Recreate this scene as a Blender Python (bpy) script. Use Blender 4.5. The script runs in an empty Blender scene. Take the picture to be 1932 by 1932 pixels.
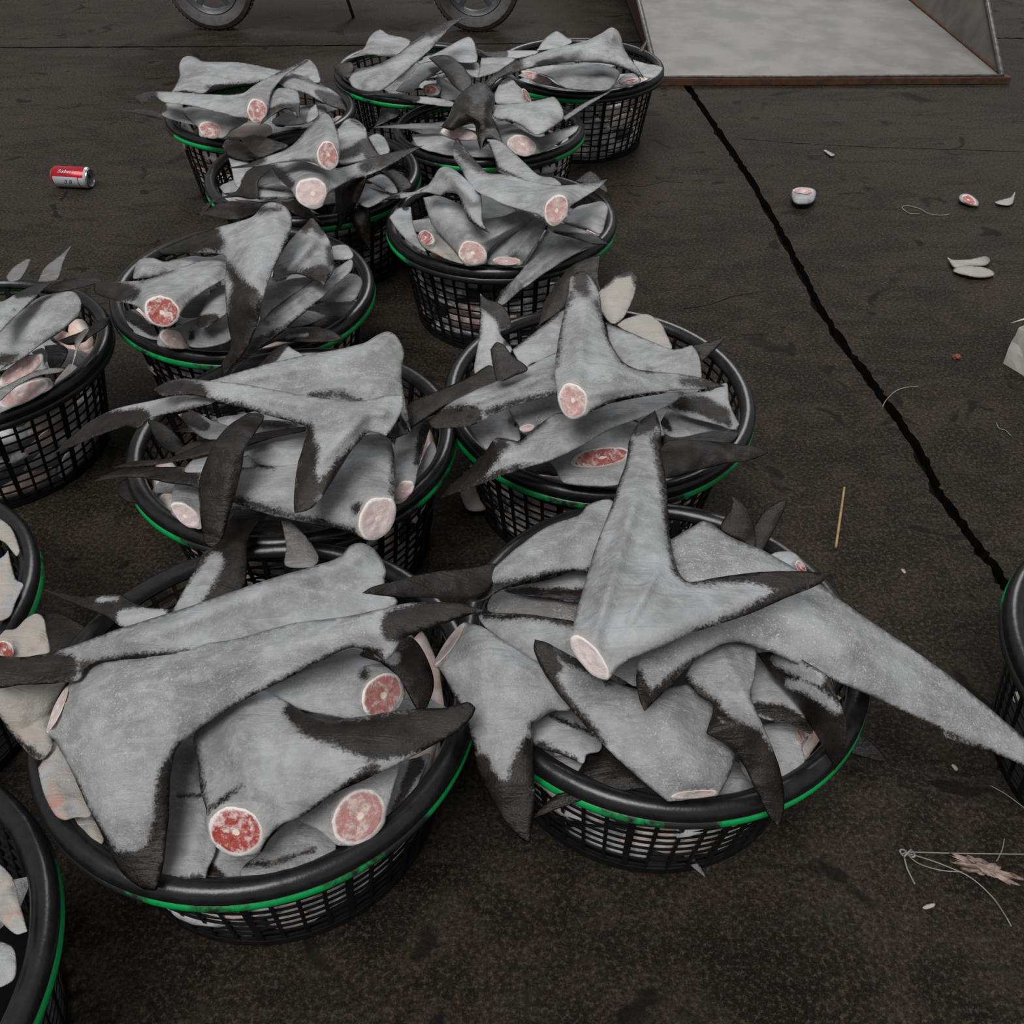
import bpy, bmesh, math, random
import numpy as np
from mathutils import Vector, Matrix, noise
from mathutils.geometry import delaunay_2d_cdt

random.seed(7)
COL = bpy.context.scene.collection
PI = math.pi

# ------------------------------------------------------------------ camera
CAM_H = 1.321
PITCH = math.radians(42.34)
FPX = 1770.0
SP, CP = math.sin(PITCH), math.cos(PITCH)
cam_d = bpy.data.cameras.new('camera')
cam_d.sensor_width = 36.0
cam_d.lens = 36.0 * FPX / 1932.0
cam_d.clip_start = 0.05
cam_o = bpy.data.objects.new('camera', cam_d)
COL.objects.link(cam_o)
cam_o.location = (0, 0, CAM_H)
cam_o.rotation_euler = (PI / 2 - PITCH, 0, 0)
bpy.context.scene.camera = cam_o


def at(px, py, z):
    """world point standing at height z seen at (px, py) of the photograph"""
    X = (px - 966) / FPX
    Y = -(py - 966) / FPX
    dy = SP * Y + CP
    dz = CP * Y - SP
    t = (z - CAM_H) / dz
    return Vector((X * t, dy * t, z))


def depth(px, py, z):
    Y = -(py - 966) / FPX
    return (z - CAM_H) / (CP * Y - SP)


# ------------------------------------------------------------------ helpers
def link(name, verts, faces, mat, parent=None, smooth=True):
    me = bpy.data.meshes.new(name)
    me.from_pydata([tuple(v) for v in verts], [], [tuple(f) for f in faces])
    me.update()
    ob = bpy.data.objects.new(name, me)
    COL.objects.link(ob)
    if mat is not None:
        me.materials.append(mat)
    if smooth:
        me.polygons.foreach_set('use_smooth', [True] * len(me.polygons))
    if parent is not None:
        ob.parent = parent
    return ob


def from_bm(name, bm, mat, parent=None, smooth=True, autos=None):
    me = bpy.data.meshes.new(name)
    bmesh.ops.recalc_face_normals(bm, faces=bm.faces[:])
    bm.to_mesh(me)
    bm.free()
    ob = bpy.data.objects.new(name, me)
    COL.objects.link(ob)
    me.materials.append(mat)
    if smooth:
        me.polygons.foreach_set('use_smooth', [True] * len(me.polygons))
        if autos:
            me.set_sharp_from_angle(angle=math.radians(autos))
    if parent is not None:
        ob.parent = parent
    return ob


def tag(o, label=None, cat=None, group=None, kind=None):
    if label: o['label'] = label
    if cat: o['category'] = cat
    if group: o['group'] = group
    if kind: o['kind'] = kind
    return o


def empty(name, loc=(0, 0, 0), rot=(0, 0, 0)):
    o = bpy.data.objects.new(name, None)
    o.empty_display_size = 0.05
    COL.objects.link(o)
    o.location = loc
    o.rotation_euler = rot
    return o


def box(bm, c, s, rot=None, taper=None):
    M = Matrix.Translation(c)
    if rot is not None:
        M = M @ rot.to_4x4()
    r = bmesh.ops.create_cube(bm, size=1.0)
    for v in r['verts']:
        v.co = Vector((v.co.x * s[0], v.co.y * s[1], v.co.z * s[2]))
        v.co = M @ v.co
    return r['verts']


def lathe(bm, prof, n=96, closed=False, tilt=None):
    rings = []
    for k in range(n):
        a = 2 * PI * k / n
        rings.append([bm.verts.new((r * math.cos(a), r * math.sin(a), z)) for r, z in prof])
    m = len(prof)
    for k in range(n):
        A, B = rings[k], rings[(k + 1) % n]
        for i in range(m if closed else m - 1):
            j = (i + 1) % m
            bm.faces.new((A[i], B[i], B[j], A[j]))
    return rings


def tube(bm, pts, rad, n=8, cap=True):
    pts = [Vector(p) for p in pts]
    rings = []
    up = Vector((0, 0, 1))
    for i, p in enumerate(pts):
        d = (pts[min(i + 1, len(pts) - 1)] - pts[max(i - 1, 0)]).normalized()
        u = up if abs(d.dot(up)) < 0.95 else Vector((1, 0, 0))
        s = d.cross(u).normalized()
        w = s.cross(d).normalized()
        r = rad[i] if isinstance(rad, (list, tuple)) else rad
        rings.append([bm.verts.new(p + (s * math.cos(2 * PI * k / n) + w * math.sin(2 * PI * k / n)) * r) for k in range(n)])
    for A, B in zip(rings, rings[1:]):
        for k in range(n):
            bm.faces.new((A[k], A[(k + 1) % n], B[(k + 1) % n], B[k]))
    if cap:
        bm.faces.new(rings[0][::-1])
        bm.faces.new(rings[-1])


# ------------------------------------------------------------------ materials
def new_mat(name):
    m = bpy.data.materials.new(name)
    m.use_nodes = True
    nt = m.node_tree
    b = nt.nodes['Principled BSDF']
    return m, nt, b


class NT:
    def __init__(s, nt): s.nt = nt
    def n(s, t, **k):
        x = s.nt.nodes.new(t)
        for a, v in k.items():
            if a == 'ins':
                for i, val in v.items():
                    if hasattr(val, 'is_linked') or isinstance(val, bpy.types.NodeSocket):
                        s.nt.links.new(val, x.inputs[i])
                    else:
                        x.inputs[i].default_value = val
            else:
                setattr(x, a, v)
        return x
    def noise(s, vec, scale, detail=4, rough=0.55, dist=0.0):
        return s.n('ShaderNodeTexNoise', ins={'Vector': vec, 'Scale': scale, 'Detail': detail, 'Roughness': rough, 'Distortion': dist}).outputs['Fac']
    def math(s, op, a, b=0.0, clamp=False):
        x = s.n('ShaderNodeMath', operation=op, use_clamp=clamp, ins={0: a, 1: b})
        return x.outputs[0]
    def ramp(s, fac, a, b):
        x = s.n('ShaderNodeMapRange', interpolation_type='SMOOTHSTEP', ins={'Value': fac, 'From Min': a, 'From Max': b, 'To Min': 0.0, 'To Max': 1.0})
        return x.outputs[0]
    def mix(s, fac, a, b):
        x = s.n('ShaderNodeMix', data_type='RGBA', ins={0: fac})
        for i, v in ((6, a), (7, b)):
            if isinstance(v, bpy.types.NodeSocket): s.nt.links.new(v, x.inputs[i])
            else: x.inputs[i].default_value = tuple(v) + (1.0,) if len(v) == 3 else v
        return x.outputs[2]
    def attr(s, name):
        return s.n('ShaderNodeAttribute', attribute_name=name)
    def bump(s, h, strength, dist):
        return s.n('ShaderNodeBump', ins={'Height': h, 'Strength': strength, 'Distance': dist}).outputs[0]
    def coords(s, mode='Object'):
        return s.n('ShaderNodeTexCoord').outputs[mode]
    def geo(s):
        return s.n('ShaderNodeNewGeometry').outputs['Position']


def simple_mat(name, col, rough=0.5, metal=0.0, var=0.25, scale=30, bump=0.0, spec=0.5, col2=None):
    m, nt, b = new_mat(name)
    N = NT(nt)
    v = N.coords()
    f = N.noise(v, scale, 5, 0.6)
    c2 = col2 if col2 else tuple(c * (1 - var) for c in col)
    nt.links.new(N.mix(N.ramp(f, 0.35, 0.65), c2, col), b.inputs['Base Color'])
    b.inputs['Roughness'].default_value = rough
    b.inputs['Metallic'].default_value = metal
    b.inputs['Specular IOR Level'].default_value = spec
    if bump:
        nt.links.new(N.bump(f, 0.6, bump), b.inputs['Normal'])
    return m


def skin_material():
    """shark skin: grey belly side, brown black pigment, frost specks"""
    m, nt, b = new_mat('shark_skin')
    N = NT(nt)
    v = N.geo()
    a = N.attr('pig')
    sep = N.n('ShaderNodeSeparateColor', ins={0: a.outputs['Color']})
    dk, fr, wm = sep.outputs[0], sep.outputs[1], sep.outputs[2]
    rnd = N.n('ShaderNodeObjectInfo').outputs['Random']
    big = N.noise(v, 9, 4, 0.6)
    mid = N.noise(v, 45, 6, 0.7)
    fine = N.noise(v, 260, 5, 0.75)
    tiny = N.noise(v, 700, 3, 0.7)
    # grey
    g = N.mix(N.ramp(big, 0.34, 0.66), (0.20, 0.202, 0.206), (0.365, 0.37, 0.382))
    g = N.mix(N.math('MULTIPLY', N.ramp(mid, 0.46, 0.68), 0.38), g, (0.50, 0.505, 0.52))
    g = N.mix(N.math('MULTIPLY', N.ramp(N.math('ADD', fine, N.math('MULTIPLY', N.math('SUBTRACT', mid, 0.5), 0.5)), 0.58, 0.72), 0.22), g, (0.16, 0.155, 0.15))
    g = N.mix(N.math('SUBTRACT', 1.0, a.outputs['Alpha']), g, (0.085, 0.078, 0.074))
    # warm cream / pink parts
    wcol = N.mix(N.math('MULTIPLY', N.ramp(N.noise(v, 30, 5, 0.6), 0.45, 0.66), N.ramp(wm, 0.70, 0.95)), (0.40, 0.36, 0.305), (0.46, 0.24, 0.20))
    wcol = N.mix(N.math('MULTIPLY', N.ramp(mid, 0.5, 0.66), 0.5), wcol, (0.30, 0.27, 0.25))
    g = N.mix(wm, g, wcol)
    st = N.noise(N.n('ShaderNodeMapping', ins={'Vector': N.coords('Object'), 'Scale': (1.0, 7.0, 3.0), 'Rotation': (0, 0, 0.5)}).outputs[0], 7.0, 4, 0.6, 0.8)
    g = N.mix(N.math('MULTIPLY', N.ramp(st, 0.56, 0.66), 0.22), g, (0.10, 0.098, 0.098))
    g = N.mix(N.math('MULTIPLY', N.ramp(st, 0.44, 0.34), 0.20), g, (0.56, 0.56, 0.57))
    # pigment
    nz = N.math('ADD', N.math('MULTIPLY', N.math('SUBTRACT', mid, 0.5), 0.8), N.math('MULTIPLY', N.math('SUBTRACT', fine, 0.5), 1.15))
    d = N.math('ADD', dk, nz)
    df = N.ramp(d, 0.26, 0.70)
    dcol = N.mix(N.ramp(N.noise(v, 22, 5, 0.65), 0.35, 0.7), (0.0065, 0.0045, 0.0038), (0.024, 0.017, 0.0135))
    c = N.mix(df, g, dcol)
    # frost / salt crust specks
    sp = N.math('ADD', N.math('MULTIPLY', N.ramp(tiny, 0.55, 0.66), 0.7), N.math('MULTIPLY', N.ramp(fine, 0.53, 0.66), 0.7))
    spm = N.math('MULTIPLY', N.math('MULTIPLY', sp, N.ramp(N.math('ADD', N.noise(v, 24, 5, 0.65), N.math('MULTIPLY', fr, 0.10)), 0.44, 0.60)), fr, True)
    spm = N.math('MULTIPLY', spm, N.math('SUBTRACT', 1.0, N.math('MULTIPLY', df, 0.97)))
    c = N.mix(spm, c, (0.80, 0.80, 0.80))
    nt.links.new(c, b.inputs['Base Color'])
    r = N.math('SUBTRACT', 0.44, N.math('MULTIPLY', df, 0.12))
    r = N.math('ADD', r, N.math('MULTIPLY', N.math('SUBTRACT', mid, 0.5), 0.5))
    r = N.math('SUBTRACT', r, N.math('MULTIPLY', N.math('MULTIPLY', N.ramp(N.noise(v, 12, 3, 0.5), 0.50, 0.62), N.math('ADD', df, 0.3)), 0.16))
    r = N.math('ADD', r, N.math('MULTIPLY', spm, 0.2))
    nt.links.new(r, b.inputs['Roughness'])
    b.inputs['Specular IOR Level'].default_value = 0.32
    h = N.math('ADD', N.math('ADD', N.math('MULTIPLY', mid, 0.9), N.math('MULTIPLY', st, 1.2)), N.math('MULTIPLY', fine, 0.22))
    h = N.math('ADD', h, N.math('MULTIPLY', spm, 0.12))
    nt.links.new(N.bump(h, 0.7, 0.005), b.inputs['Normal'])
    return m


def flesh_material():
    m, nt, b = new_mat('cut_flesh')
    N = NT(nt)
    v = N.geo()
    sep = N.n('ShaderNodeSeparateColor', ins={0: N.attr('cf').outputs['Color']})
    r, red, pale = sep.outputs[0], sep.outputs[1], sep.outputs[2]
    n1 = N.noise(v, 55, 6, 0.65, 0.6)
    n2 = N.noise(v, 210, 5, 0.7)
    base = N.mix(N.ramp(n1, 0.35, 0.65), (0.56, 0.33, 0.30), (0.64, 0.50, 0.47))
    redf = N.math('MULTIPLY', N.ramp(N.math('ADD', n1, N.math('MULTIPLY', N.math('SUBTRACT', n2, .5), .35)), 0.62, 0.46), red, True)
    c = N.mix(redf, base, (0.34, 0.040, 0.028))
    c = N.mix(N.math('MULTIPLY', pale, 0.85), c, N.mix(n1, (0.60, 0.49, 0.48), (0.72, 0.66, 0.66)))
    rn = N.math('ADD', r, N.math('MULTIPLY', N.math('SUBTRACT', n1, 0.5), 0.25))
    c = N.mix(N.ramp(rn, 0.80, 0.90), c, (0.78, 0.74, 0.73))
    c = N.mix(N.ramp(rn, 0.17, 0.10), c, (0.85, 0.70, 0.60))
    c = N.mix(N.math('MULTIPLY', N.ramp(n2, 0.55, 0.72), 0.5), c, (0.78, 0.72, 0.70))
    nt.links.new(c, b.inputs['Base Color'])
    b.inputs['Roughness'].default_value = 0.36
    b.inputs['Subsurface Weight'].default_value = 0.08
    b.inputs['Subsurface Radius'].default_value = (0.004, 0.002, 0.001)
    nt.links.new(N.bump(N.math('ADD', n1, N.math('MULTIPLY', n2, .4)), 0.6, 0.004), b.inputs['Normal'])
    return m


def piece_material():
    """fin pieces packed inside the baskets: pinkish white, grey, some dark"""
    m, nt, b = new_mat('packed_flesh')
    N = NT(nt)
    v = N.geo()
    rnd = N.n('ShaderNodeObjectInfo').outputs['Random']
    n1 = N.noise(v, 28, 6, 0.65, 0.5)
    n2 = N.noise(v, 160, 5, 0.7)
    pink = N.mix(N.ramp(n1, 0.4, 0.62), (0.80, 0.55, 0.48), (0.88, 0.83, 0.79))
    grey = N.mix(N.ramp(n1, 0.4, 0.6), (0.40, 0.405, 0.415), (0.68, 0.69, 0.70))
    c = N.mix(N.ramp(rnd, 0.40, 0.52), pink, grey)
    c = N.mix(N.math('MULTIPLY', N.ramp(rnd, 0.86, 0.88), 0.92), c, (0.04, 0.034, 0.03))
    c = N.mix(N.math('MULTIPLY', N.ramp(n2, 0.58, 0.7), 0.4), c, (0.75, 0.74, 0.73))
    nt.links.new(c, b.inputs['Base Color'])
    b.inputs['Roughness'].default_value = 0.45
    nt.links.new(N.bump(n1, 0.5, 0.006), b.inputs['Normal'])
    return m


def floor_material():
    m, nt, b = new_mat('wet_concrete')
    N = NT(nt)
    v = N.geo()
    big = N.noise(v, 0.9, 5, 0.6, 0.4)
    mid = N.noise(v, 7, 7, 0.72, 0.5)
    mp = N.n('ShaderNodeMapping', ins={'Vector': v, 'Scale': (1.0, 3.5, 1.0)}).outputs[0]
    streak = N.noise(mp, 3.0, 7, 0.7, 0.6)
    grain = N.noise(v, 130, 6, 0.85)
    grit = N.noise(v, 380, 3, 0.8)
    c = N.mix(N.ramp(mid, 0.40, 0.60), (0.011, 0.008, 0.0058), (0.034, 0.026, 0.019))
    c = N.mix(N.math('MULTIPLY', N.ramp(big, 0.44, 0.60), 0.45), c, (0.046, 0.037, 0.028))
    c = N.mix(N.math('MULTIPLY', N.ramp(streak, 0.50, 0.60), 0.6), c, (0.006, 0.0048, 0.004))
    c = N.mix(N.math('MULTIPLY', N.ramp(grain, 0.50, 0.62), 0.65), c, (0.115, 0.086, 0.058))
    c = N.mix(N.math('MULTIPLY', N.ramp(grain, 0.49, 0.40), 0.8), c, (0.006, 0.005, 0.004))
    c = N.mix(N.math('MULTIPLY', N.ramp(grit, 0.60, 0.68), 0.35), c, (0.16, 0.125, 0.09))
    bl = N.noise(v, 7, 3, 0.5, 1.0)
    c = N.mix(N.math('MULTIPLY', N.ramp(bl, 0.62, 0.68), 0.8), c, (0.006, 0.0048, 0.004))
    gm = N.noise(v, 16, 4, 0.6)
    c = N.mix(N.math('MULTIPLY', N.ramp(gm, 0.56, 0.66), 0.3), c, (0.026, 0.032, 0.013))
    nt.links.new(c, b.inputs['Base Color'])
    nt.links.new(N.math('ADD', 0.55, N.math('MULTIPLY', N.math('SUBTRACT', mid, 0.4), 0.6)), b.inputs['Roughness'])
    b.inputs['Specular IOR Level'].default_value = 0.12
    h = N.math('ADD', N.math('MULTIPLY', grain, 0.5), N.math('MULTIPLY', mid, 1.0))
    h = N.math('ADD', h, N.math('MULTIPLY', grit, 0.25))
    nt.links.new(N.bump(h, 0.8, 0.006), b.inputs['Normal'])
    return m


def band_material():
    m, nt, b = new_mat('green_band_plastic')
    N = NT(nt)
    v = N.coords()
    f = N.noise(v, 3.2, 3, 0.5)
    g = N.noise(v, 80, 4, 0.6)
    f = N.math('ADD', f, N.math('MULTIPLY', N.math('SUBTRACT', g, .5), .12))
    nt.links.new(N.mix(N.ramp(f, 0.44, 0.49), (0.016, 0.018, 0.017), (0.0, 0.33, 0.075)), b.inputs['Base Color'])
    b.inputs['Roughness'].default_value = 0.35
    return m


M_SKIN = skin_material()
M_FLESH = flesh_material()
M_PIECE = piece_material()
M_FLOOR = floor_material()
M_GREEN = band_material()
M_SILT = simple_mat('black_joint_silt', (0.006, 0.005, 0.004), 0.8, 0, 0.4, 50, 0.002, spec=.1)
M_BLACK = simple_mat('black_plastic', (0.013, 0.013, 0.0145), 0.30, 0, 0.45, 60, 0.001)
M_LATTICE = simple_mat('black_mesh_plastic', (0.010, 0.010, 0.0115), 0.42, 0, 0.4, 60, spec=.3)
M_STEEL = simple_mat('stained_steel', (0.175, 0.165, 0.148), 0.45, 0.2, 0.42, 5, 0.0, col2=(0.105, 0.10, 0.092))
M_STEEL_EDGE = simple_mat('pale_steel_edge', (0.17, 0.165, 0.15), 0.45, 0.2, 0.5, 40)
M_RUST = simple_mat('rusty_steel', (0.095, 0.040, 0.020), 0.8, 0.1, 0.6, 30, 0.002, col2=(0.045, 0.022, 0.014))
M_RUBBER = simple_mat('grey_rubber', (0.105, 0.102, 0.098), 0.75, 0, 0.3, 40, 0.001)
M_WHEEL = simple_mat('dull_wheel_metal', (0.11, 0.115, 0.125), 0.5, 0.3, 0.4, 12)
M_PAINT = simple_mat('dusty_blue_paint', (0.07, 0.085, 0.11), 0.4, 0, 0.4, 10)
M_SEAT = simple_mat('black_vinyl', (0.02, 0.02, 0.02), 0.5)
M_RED = simple_mat('can_red_paint', (0.50, 0.012, 0.03), 0.28, 0.3, 0.15, 20)
M_CANWHITE = simple_mat('can_white_paint', (0.62, 0.64, 0.68), 0.3, 0.2, 0.12, 20)
M_ALU = simple_mat('bare_aluminium', (0.55, 0.56, 0.58), 0.3, 0.8, 0.3, 30)
M_INK = simple_mat('dark_blue_ink', (0.03, 0.04, 0.10), 0.5)
M_WHITE = simple_mat('white_paper', (0.62, 0.62, 0.58), 0.6, 0, 0.15, 25, 0.001)
M_YELLOW = simple_mat('yellow_print', (0.70, 0.55, 0.06), 0.6)
M_WOOD = simple_mat('bamboo_stick', (0.36, 0.23, 0.10), 0.5, 0, 0.3, 60)
M_TWINE = simple_mat('dull_nylon_line', (0.24, 0.23, 0.21), 0.35, 0, 0.2, 60)
M_MEAT = simple_mat('dried_meat_scrap', (0.36, 0.26, 0.22), 0.5, 0, 0.4, 60, 0.003, col2=(0.16, 0.10, 0.085))
M_SCRAP = simple_mat('pale_fish_scrap', (0.60, 0.55, 0.50), 0.5, 0, 0.3, 60, 0.002)
M_CRUMB = simple_mat('orange_crumb', (0.24, 0.06, 0.02), 0.6, 0, 0.4, 60, 0.002)

# ------------------------------------------------------------------ world and light (overcast daylight from the open side of the hall)
w = bpy.data.worlds.new('overcast')
bpy.context.scene.world = w
w.use_nodes = True
bg = w.node_tree.nodes['Background']
bg.inputs[0].default_value = (0.985, 0.99, 1.0, 1)
bg.inputs[1].default_value = 0.28
sd = bpy.data.lights.new('daylight', 'SUN')
sd.energy = 2.35
sd.angle = math.radians(30)
sd.color = (1.0, 0.985, 0.96)
so = bpy.data.objects.new('daylight', sd)
COL.objects.link(so)
so.rotation_euler = (math.radians(24), math.radians(-12), 0)
s2 = bpy.data.lights.new('hall_opening_light', 'SUN')
s2.energy = 0.8
s2.angle = math.radians(22)
s2.color = (0.97, 0.99, 1.0)
o2 = bpy.data.objects.new('hall_opening_light', s2)
COL.objects.link(o2)
o2.rotation_euler = (math.radians(-52), 0, math.radians(-12))
vs = bpy.context.scene.view_settings
vs.view_transform = 'Standard'
vs.look = 'None'
vs.gamma = 1.0
vs.exposure = 0.0
vs.use_curve_mapping = False


# ------------------------------------------------------------------ shark fins
FR = {'P': (0, 0, 1), 'Z1': (0, 0, .36232), 'Z2': (600, 0, .36232), 'Z4': (180, 350, .36232), 'Z5': (700, 250, .28468),
      'Z6': (0, 450, .2847), 'Z7': (100, 600, .41408), 'Z8': (780, 480, .37267), 'Z9': (0, 950, .49172),
      'Q7': (0, 440, .18628), 'Q8': (380, 200, .21739)}
BNAME = {'A': 'front left basket', 'B': 'front right basket', 'C': 'second-row left basket', 'N': 'second-row right basket',
         'D': 'third-row left basket', 'E': 'third-row right basket', 'I': 'fourth-row left basket', 'F': 'fourth-row right basket',
         'J': 'back-row left basket', 'H': 'back-row middle basket', 'G': 'back-row right basket', 'K': 'left-edge basket',
         'L': 'lower left-edge basket', 'M': 'bottom left corner basket', 'O': 'right-edge basket'}


def parse_pts(s, fr):
    ox, oy, k = FR[fr]
    out = []
    for tk in s.split():
        c = tk.endswith('!')
        x, y = tk.rstrip('!').split(',')
        out.append((ox + float(x) * k, oy + float(y) * k, c))
    return out


def smooth_outline(P):
    n = len(P)
    out = []
    A = [np.array(p[:2]) for p in P]
    for i in range(n):
        p0, p1, p2, p3 = A[i - 1], A[i], A[(i + 1) % n], A[(i + 2) % n]
        if P[i][2]: p0 = p1 - (p2 - p1) * 0.6
        if P[(i + 1) % n][2]: p3 = p2 + (p2 - p1) * 0.6
        L = np.linalg.norm(p2 - p1)
        # limited tangents avoid overshoot on uneven spacing
        t1 = (p2 - p0); t2 = (p3 - p1)
        l1 = np.linalg.norm(t1) + 1e-6; l2 = np.linalg.norm(t2) + 1e-6
        t1 = t1 / l1 * min(l1 * 0.5, L); t2 = t2 / l2 * min(l2 * 0.5, L)
        m = max(2, int(L / 4))
        for j in range(m):
            t = j / m
            out.append((2 * t**3 - 3 * t**2 + 1) * p1 + (t**3 - 2 * t**2 + t) * t1 + (-2 * t**3 + 3 * t**2) * p2 + (t**3 - t**2) * t2)
    return np.array(out)


def resample(Q, step):
    d = np.linalg.norm(np.diff(np.vstack([Q, Q[:1]]), axis=0), axis=1)
    s = np.concatenate([[0], np.cumsum(d)])
    n = max(8, int(s[-1] / step))
    u = np.linspace(0, s[-1], n, endpoint=False)
    R = np.vstack([Q, Q[:1]])
    return np.stack([np.interp(u, s, R[:, 0]), np.interp(u, s, R[:, 1])], 1)


def inside(px, py, Q):
    x0, y0 = Q[:, 0], Q[:, 1]
    x1, y1 = np.roll(x0, -1), np.roll(y0, -1)
    c = np.zeros(len(px), bool)
    for a, b, e, f in zip(x0, y0, x1, y1):
        if b == f: continue
        k = ((b > py) != (f > py)) & (px < (e - a) * (py - b) / (f - b) + a)
        c ^= k
    return c


def seg_d(P, a, b):
    ab = b - a
    L = (ab**2).sum()
    t = np.zeros(len(P)) if L < 1e-9 else np.clip(((P - a) @ ab) / L, 0, 1)
    return np.linalg.norm(P - (a + t[:, None] * ab), axis=1), t


def capsules(spec, fr, P, soft):
    ox, oy, k = FR[fr]
    val = np.zeros(len(P))
    for chain in spec.split(';'):
        pts = [tuple(map(float, c.split(','))) for c in chain.split()]
        if not pts: continue
        pts = [(ox + x * k, oy + y * k, r * k) for x, y, r in pts]
        if len(pts) == 1: pts = pts * 2
        for (x0, y0, r0), (x1, y1, r1) in zip(pts, pts[1:]):
            d, t = seg_d(P, np.array((x0, y0)), np.array((x1, y1)))
            r = r0 + (r1 - r0) * t
            val = np.maximum(val, np.clip(0.5 + (r - d) / (2 * soft), 0, 1))
    return val


def cg(ei, ej, n, fixed, diag, rhs, x0, iters=250):
    free = ~fixed
    def A(x):
        d = x[ei] - x[ej]
        r = np.bincount(ei, d, n) - np.bincount(ej, d, n)
        return r + diag * x
    x = x0.copy()
    r = (rhs - A(x)) * free
    p = r.copy()
    rs = r @ r
    for _ in range(iters):
        Ap = A(p) * free
        a = rs / (p @ Ap + 1e-20)
        x += a * p
        r -= a * Ap
        rn = r @ r
        if rn < 1e-10: break
        p = r + (rn / rs) * p
        rs = rn
    return x


def zfield(spec, fr):
    if isinstance(spec, (int, float)):
        return lambda P: np.full(len(P), float(spec))
    ox, oy, k = FR[fr]
    A = np.array([list(map(float, s.split(','))) for s in spec.split()])
    X = A[:, :2] * k + np.array((ox, oy))
    Z = A[:, 2]
    n = len(Z)
    if n == 1:
        return lambda P: np.full(len(P), Z[0])
    if n == 2:
        d = X[1] - X[0]
        return lambda P: Z[0] + (Z[1] - Z[0]) * np.clip(((P - X[0]) @ d) / (d @ d), -0.25, 1.25)
    xc = X.mean(0)
    U, S, Vt = np.linalg.svd(X - xc)
    if S[1] < 0.22 * S[0]:
        # anchors lie roughly along one line: interpolate along it only
        u = (X - xc) @ Vt[0]
        o = np.argsort(u)
        gu, gz = [[u[o[0]]]], [[Z[o[0]]]]
        for i in o[1:]:
            if u[i] - gu[-1][0] < 0.12 * np.ptp(u): gu[-1].append(u[i]); gz[-1].append(Z[i])
            else: gu.append([u[i]]); gz.append([Z[i]])
        uu = np.array([np.mean(g) for g in gu]); zz = np.array([np.mean(g) for g in gz])
        return lambda P: np.interp((P - xc) @ Vt[0], uu, zz)
    K = np.linalg.norm(X[:, None] - X[None], axis=2)
    Mx = np.zeros((n + 3, n + 3))
    Mx[:n, :n] = K; Mx[:n, n] = 1; Mx[:n, n + 1:] = X; Mx[n, :n] = 1; Mx[n + 1:, :n] = X.T
    c = np.linalg.lstsq(Mx, np.concatenate([Z, [0, 0, 0]]), rcond=None)[0]
    return lambda P: np.clip(np.linalg.norm(P[:, None] - X[None], axis=2) @ c[:n] + c[n] + P @ c[n + 1:], Z.min() - .02, Z.max() + .02)


def unproject(P, z):
    X = (P[:, 0] - 966) / FPX
    Y = -(P[:, 1] - 966) / FPX
    t = (z - CAM_H) / (CP * Y - SP)
    return np.stack([X * t, (SP * Y + CP) * t, z], 1)


FIN_N = 0


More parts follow.
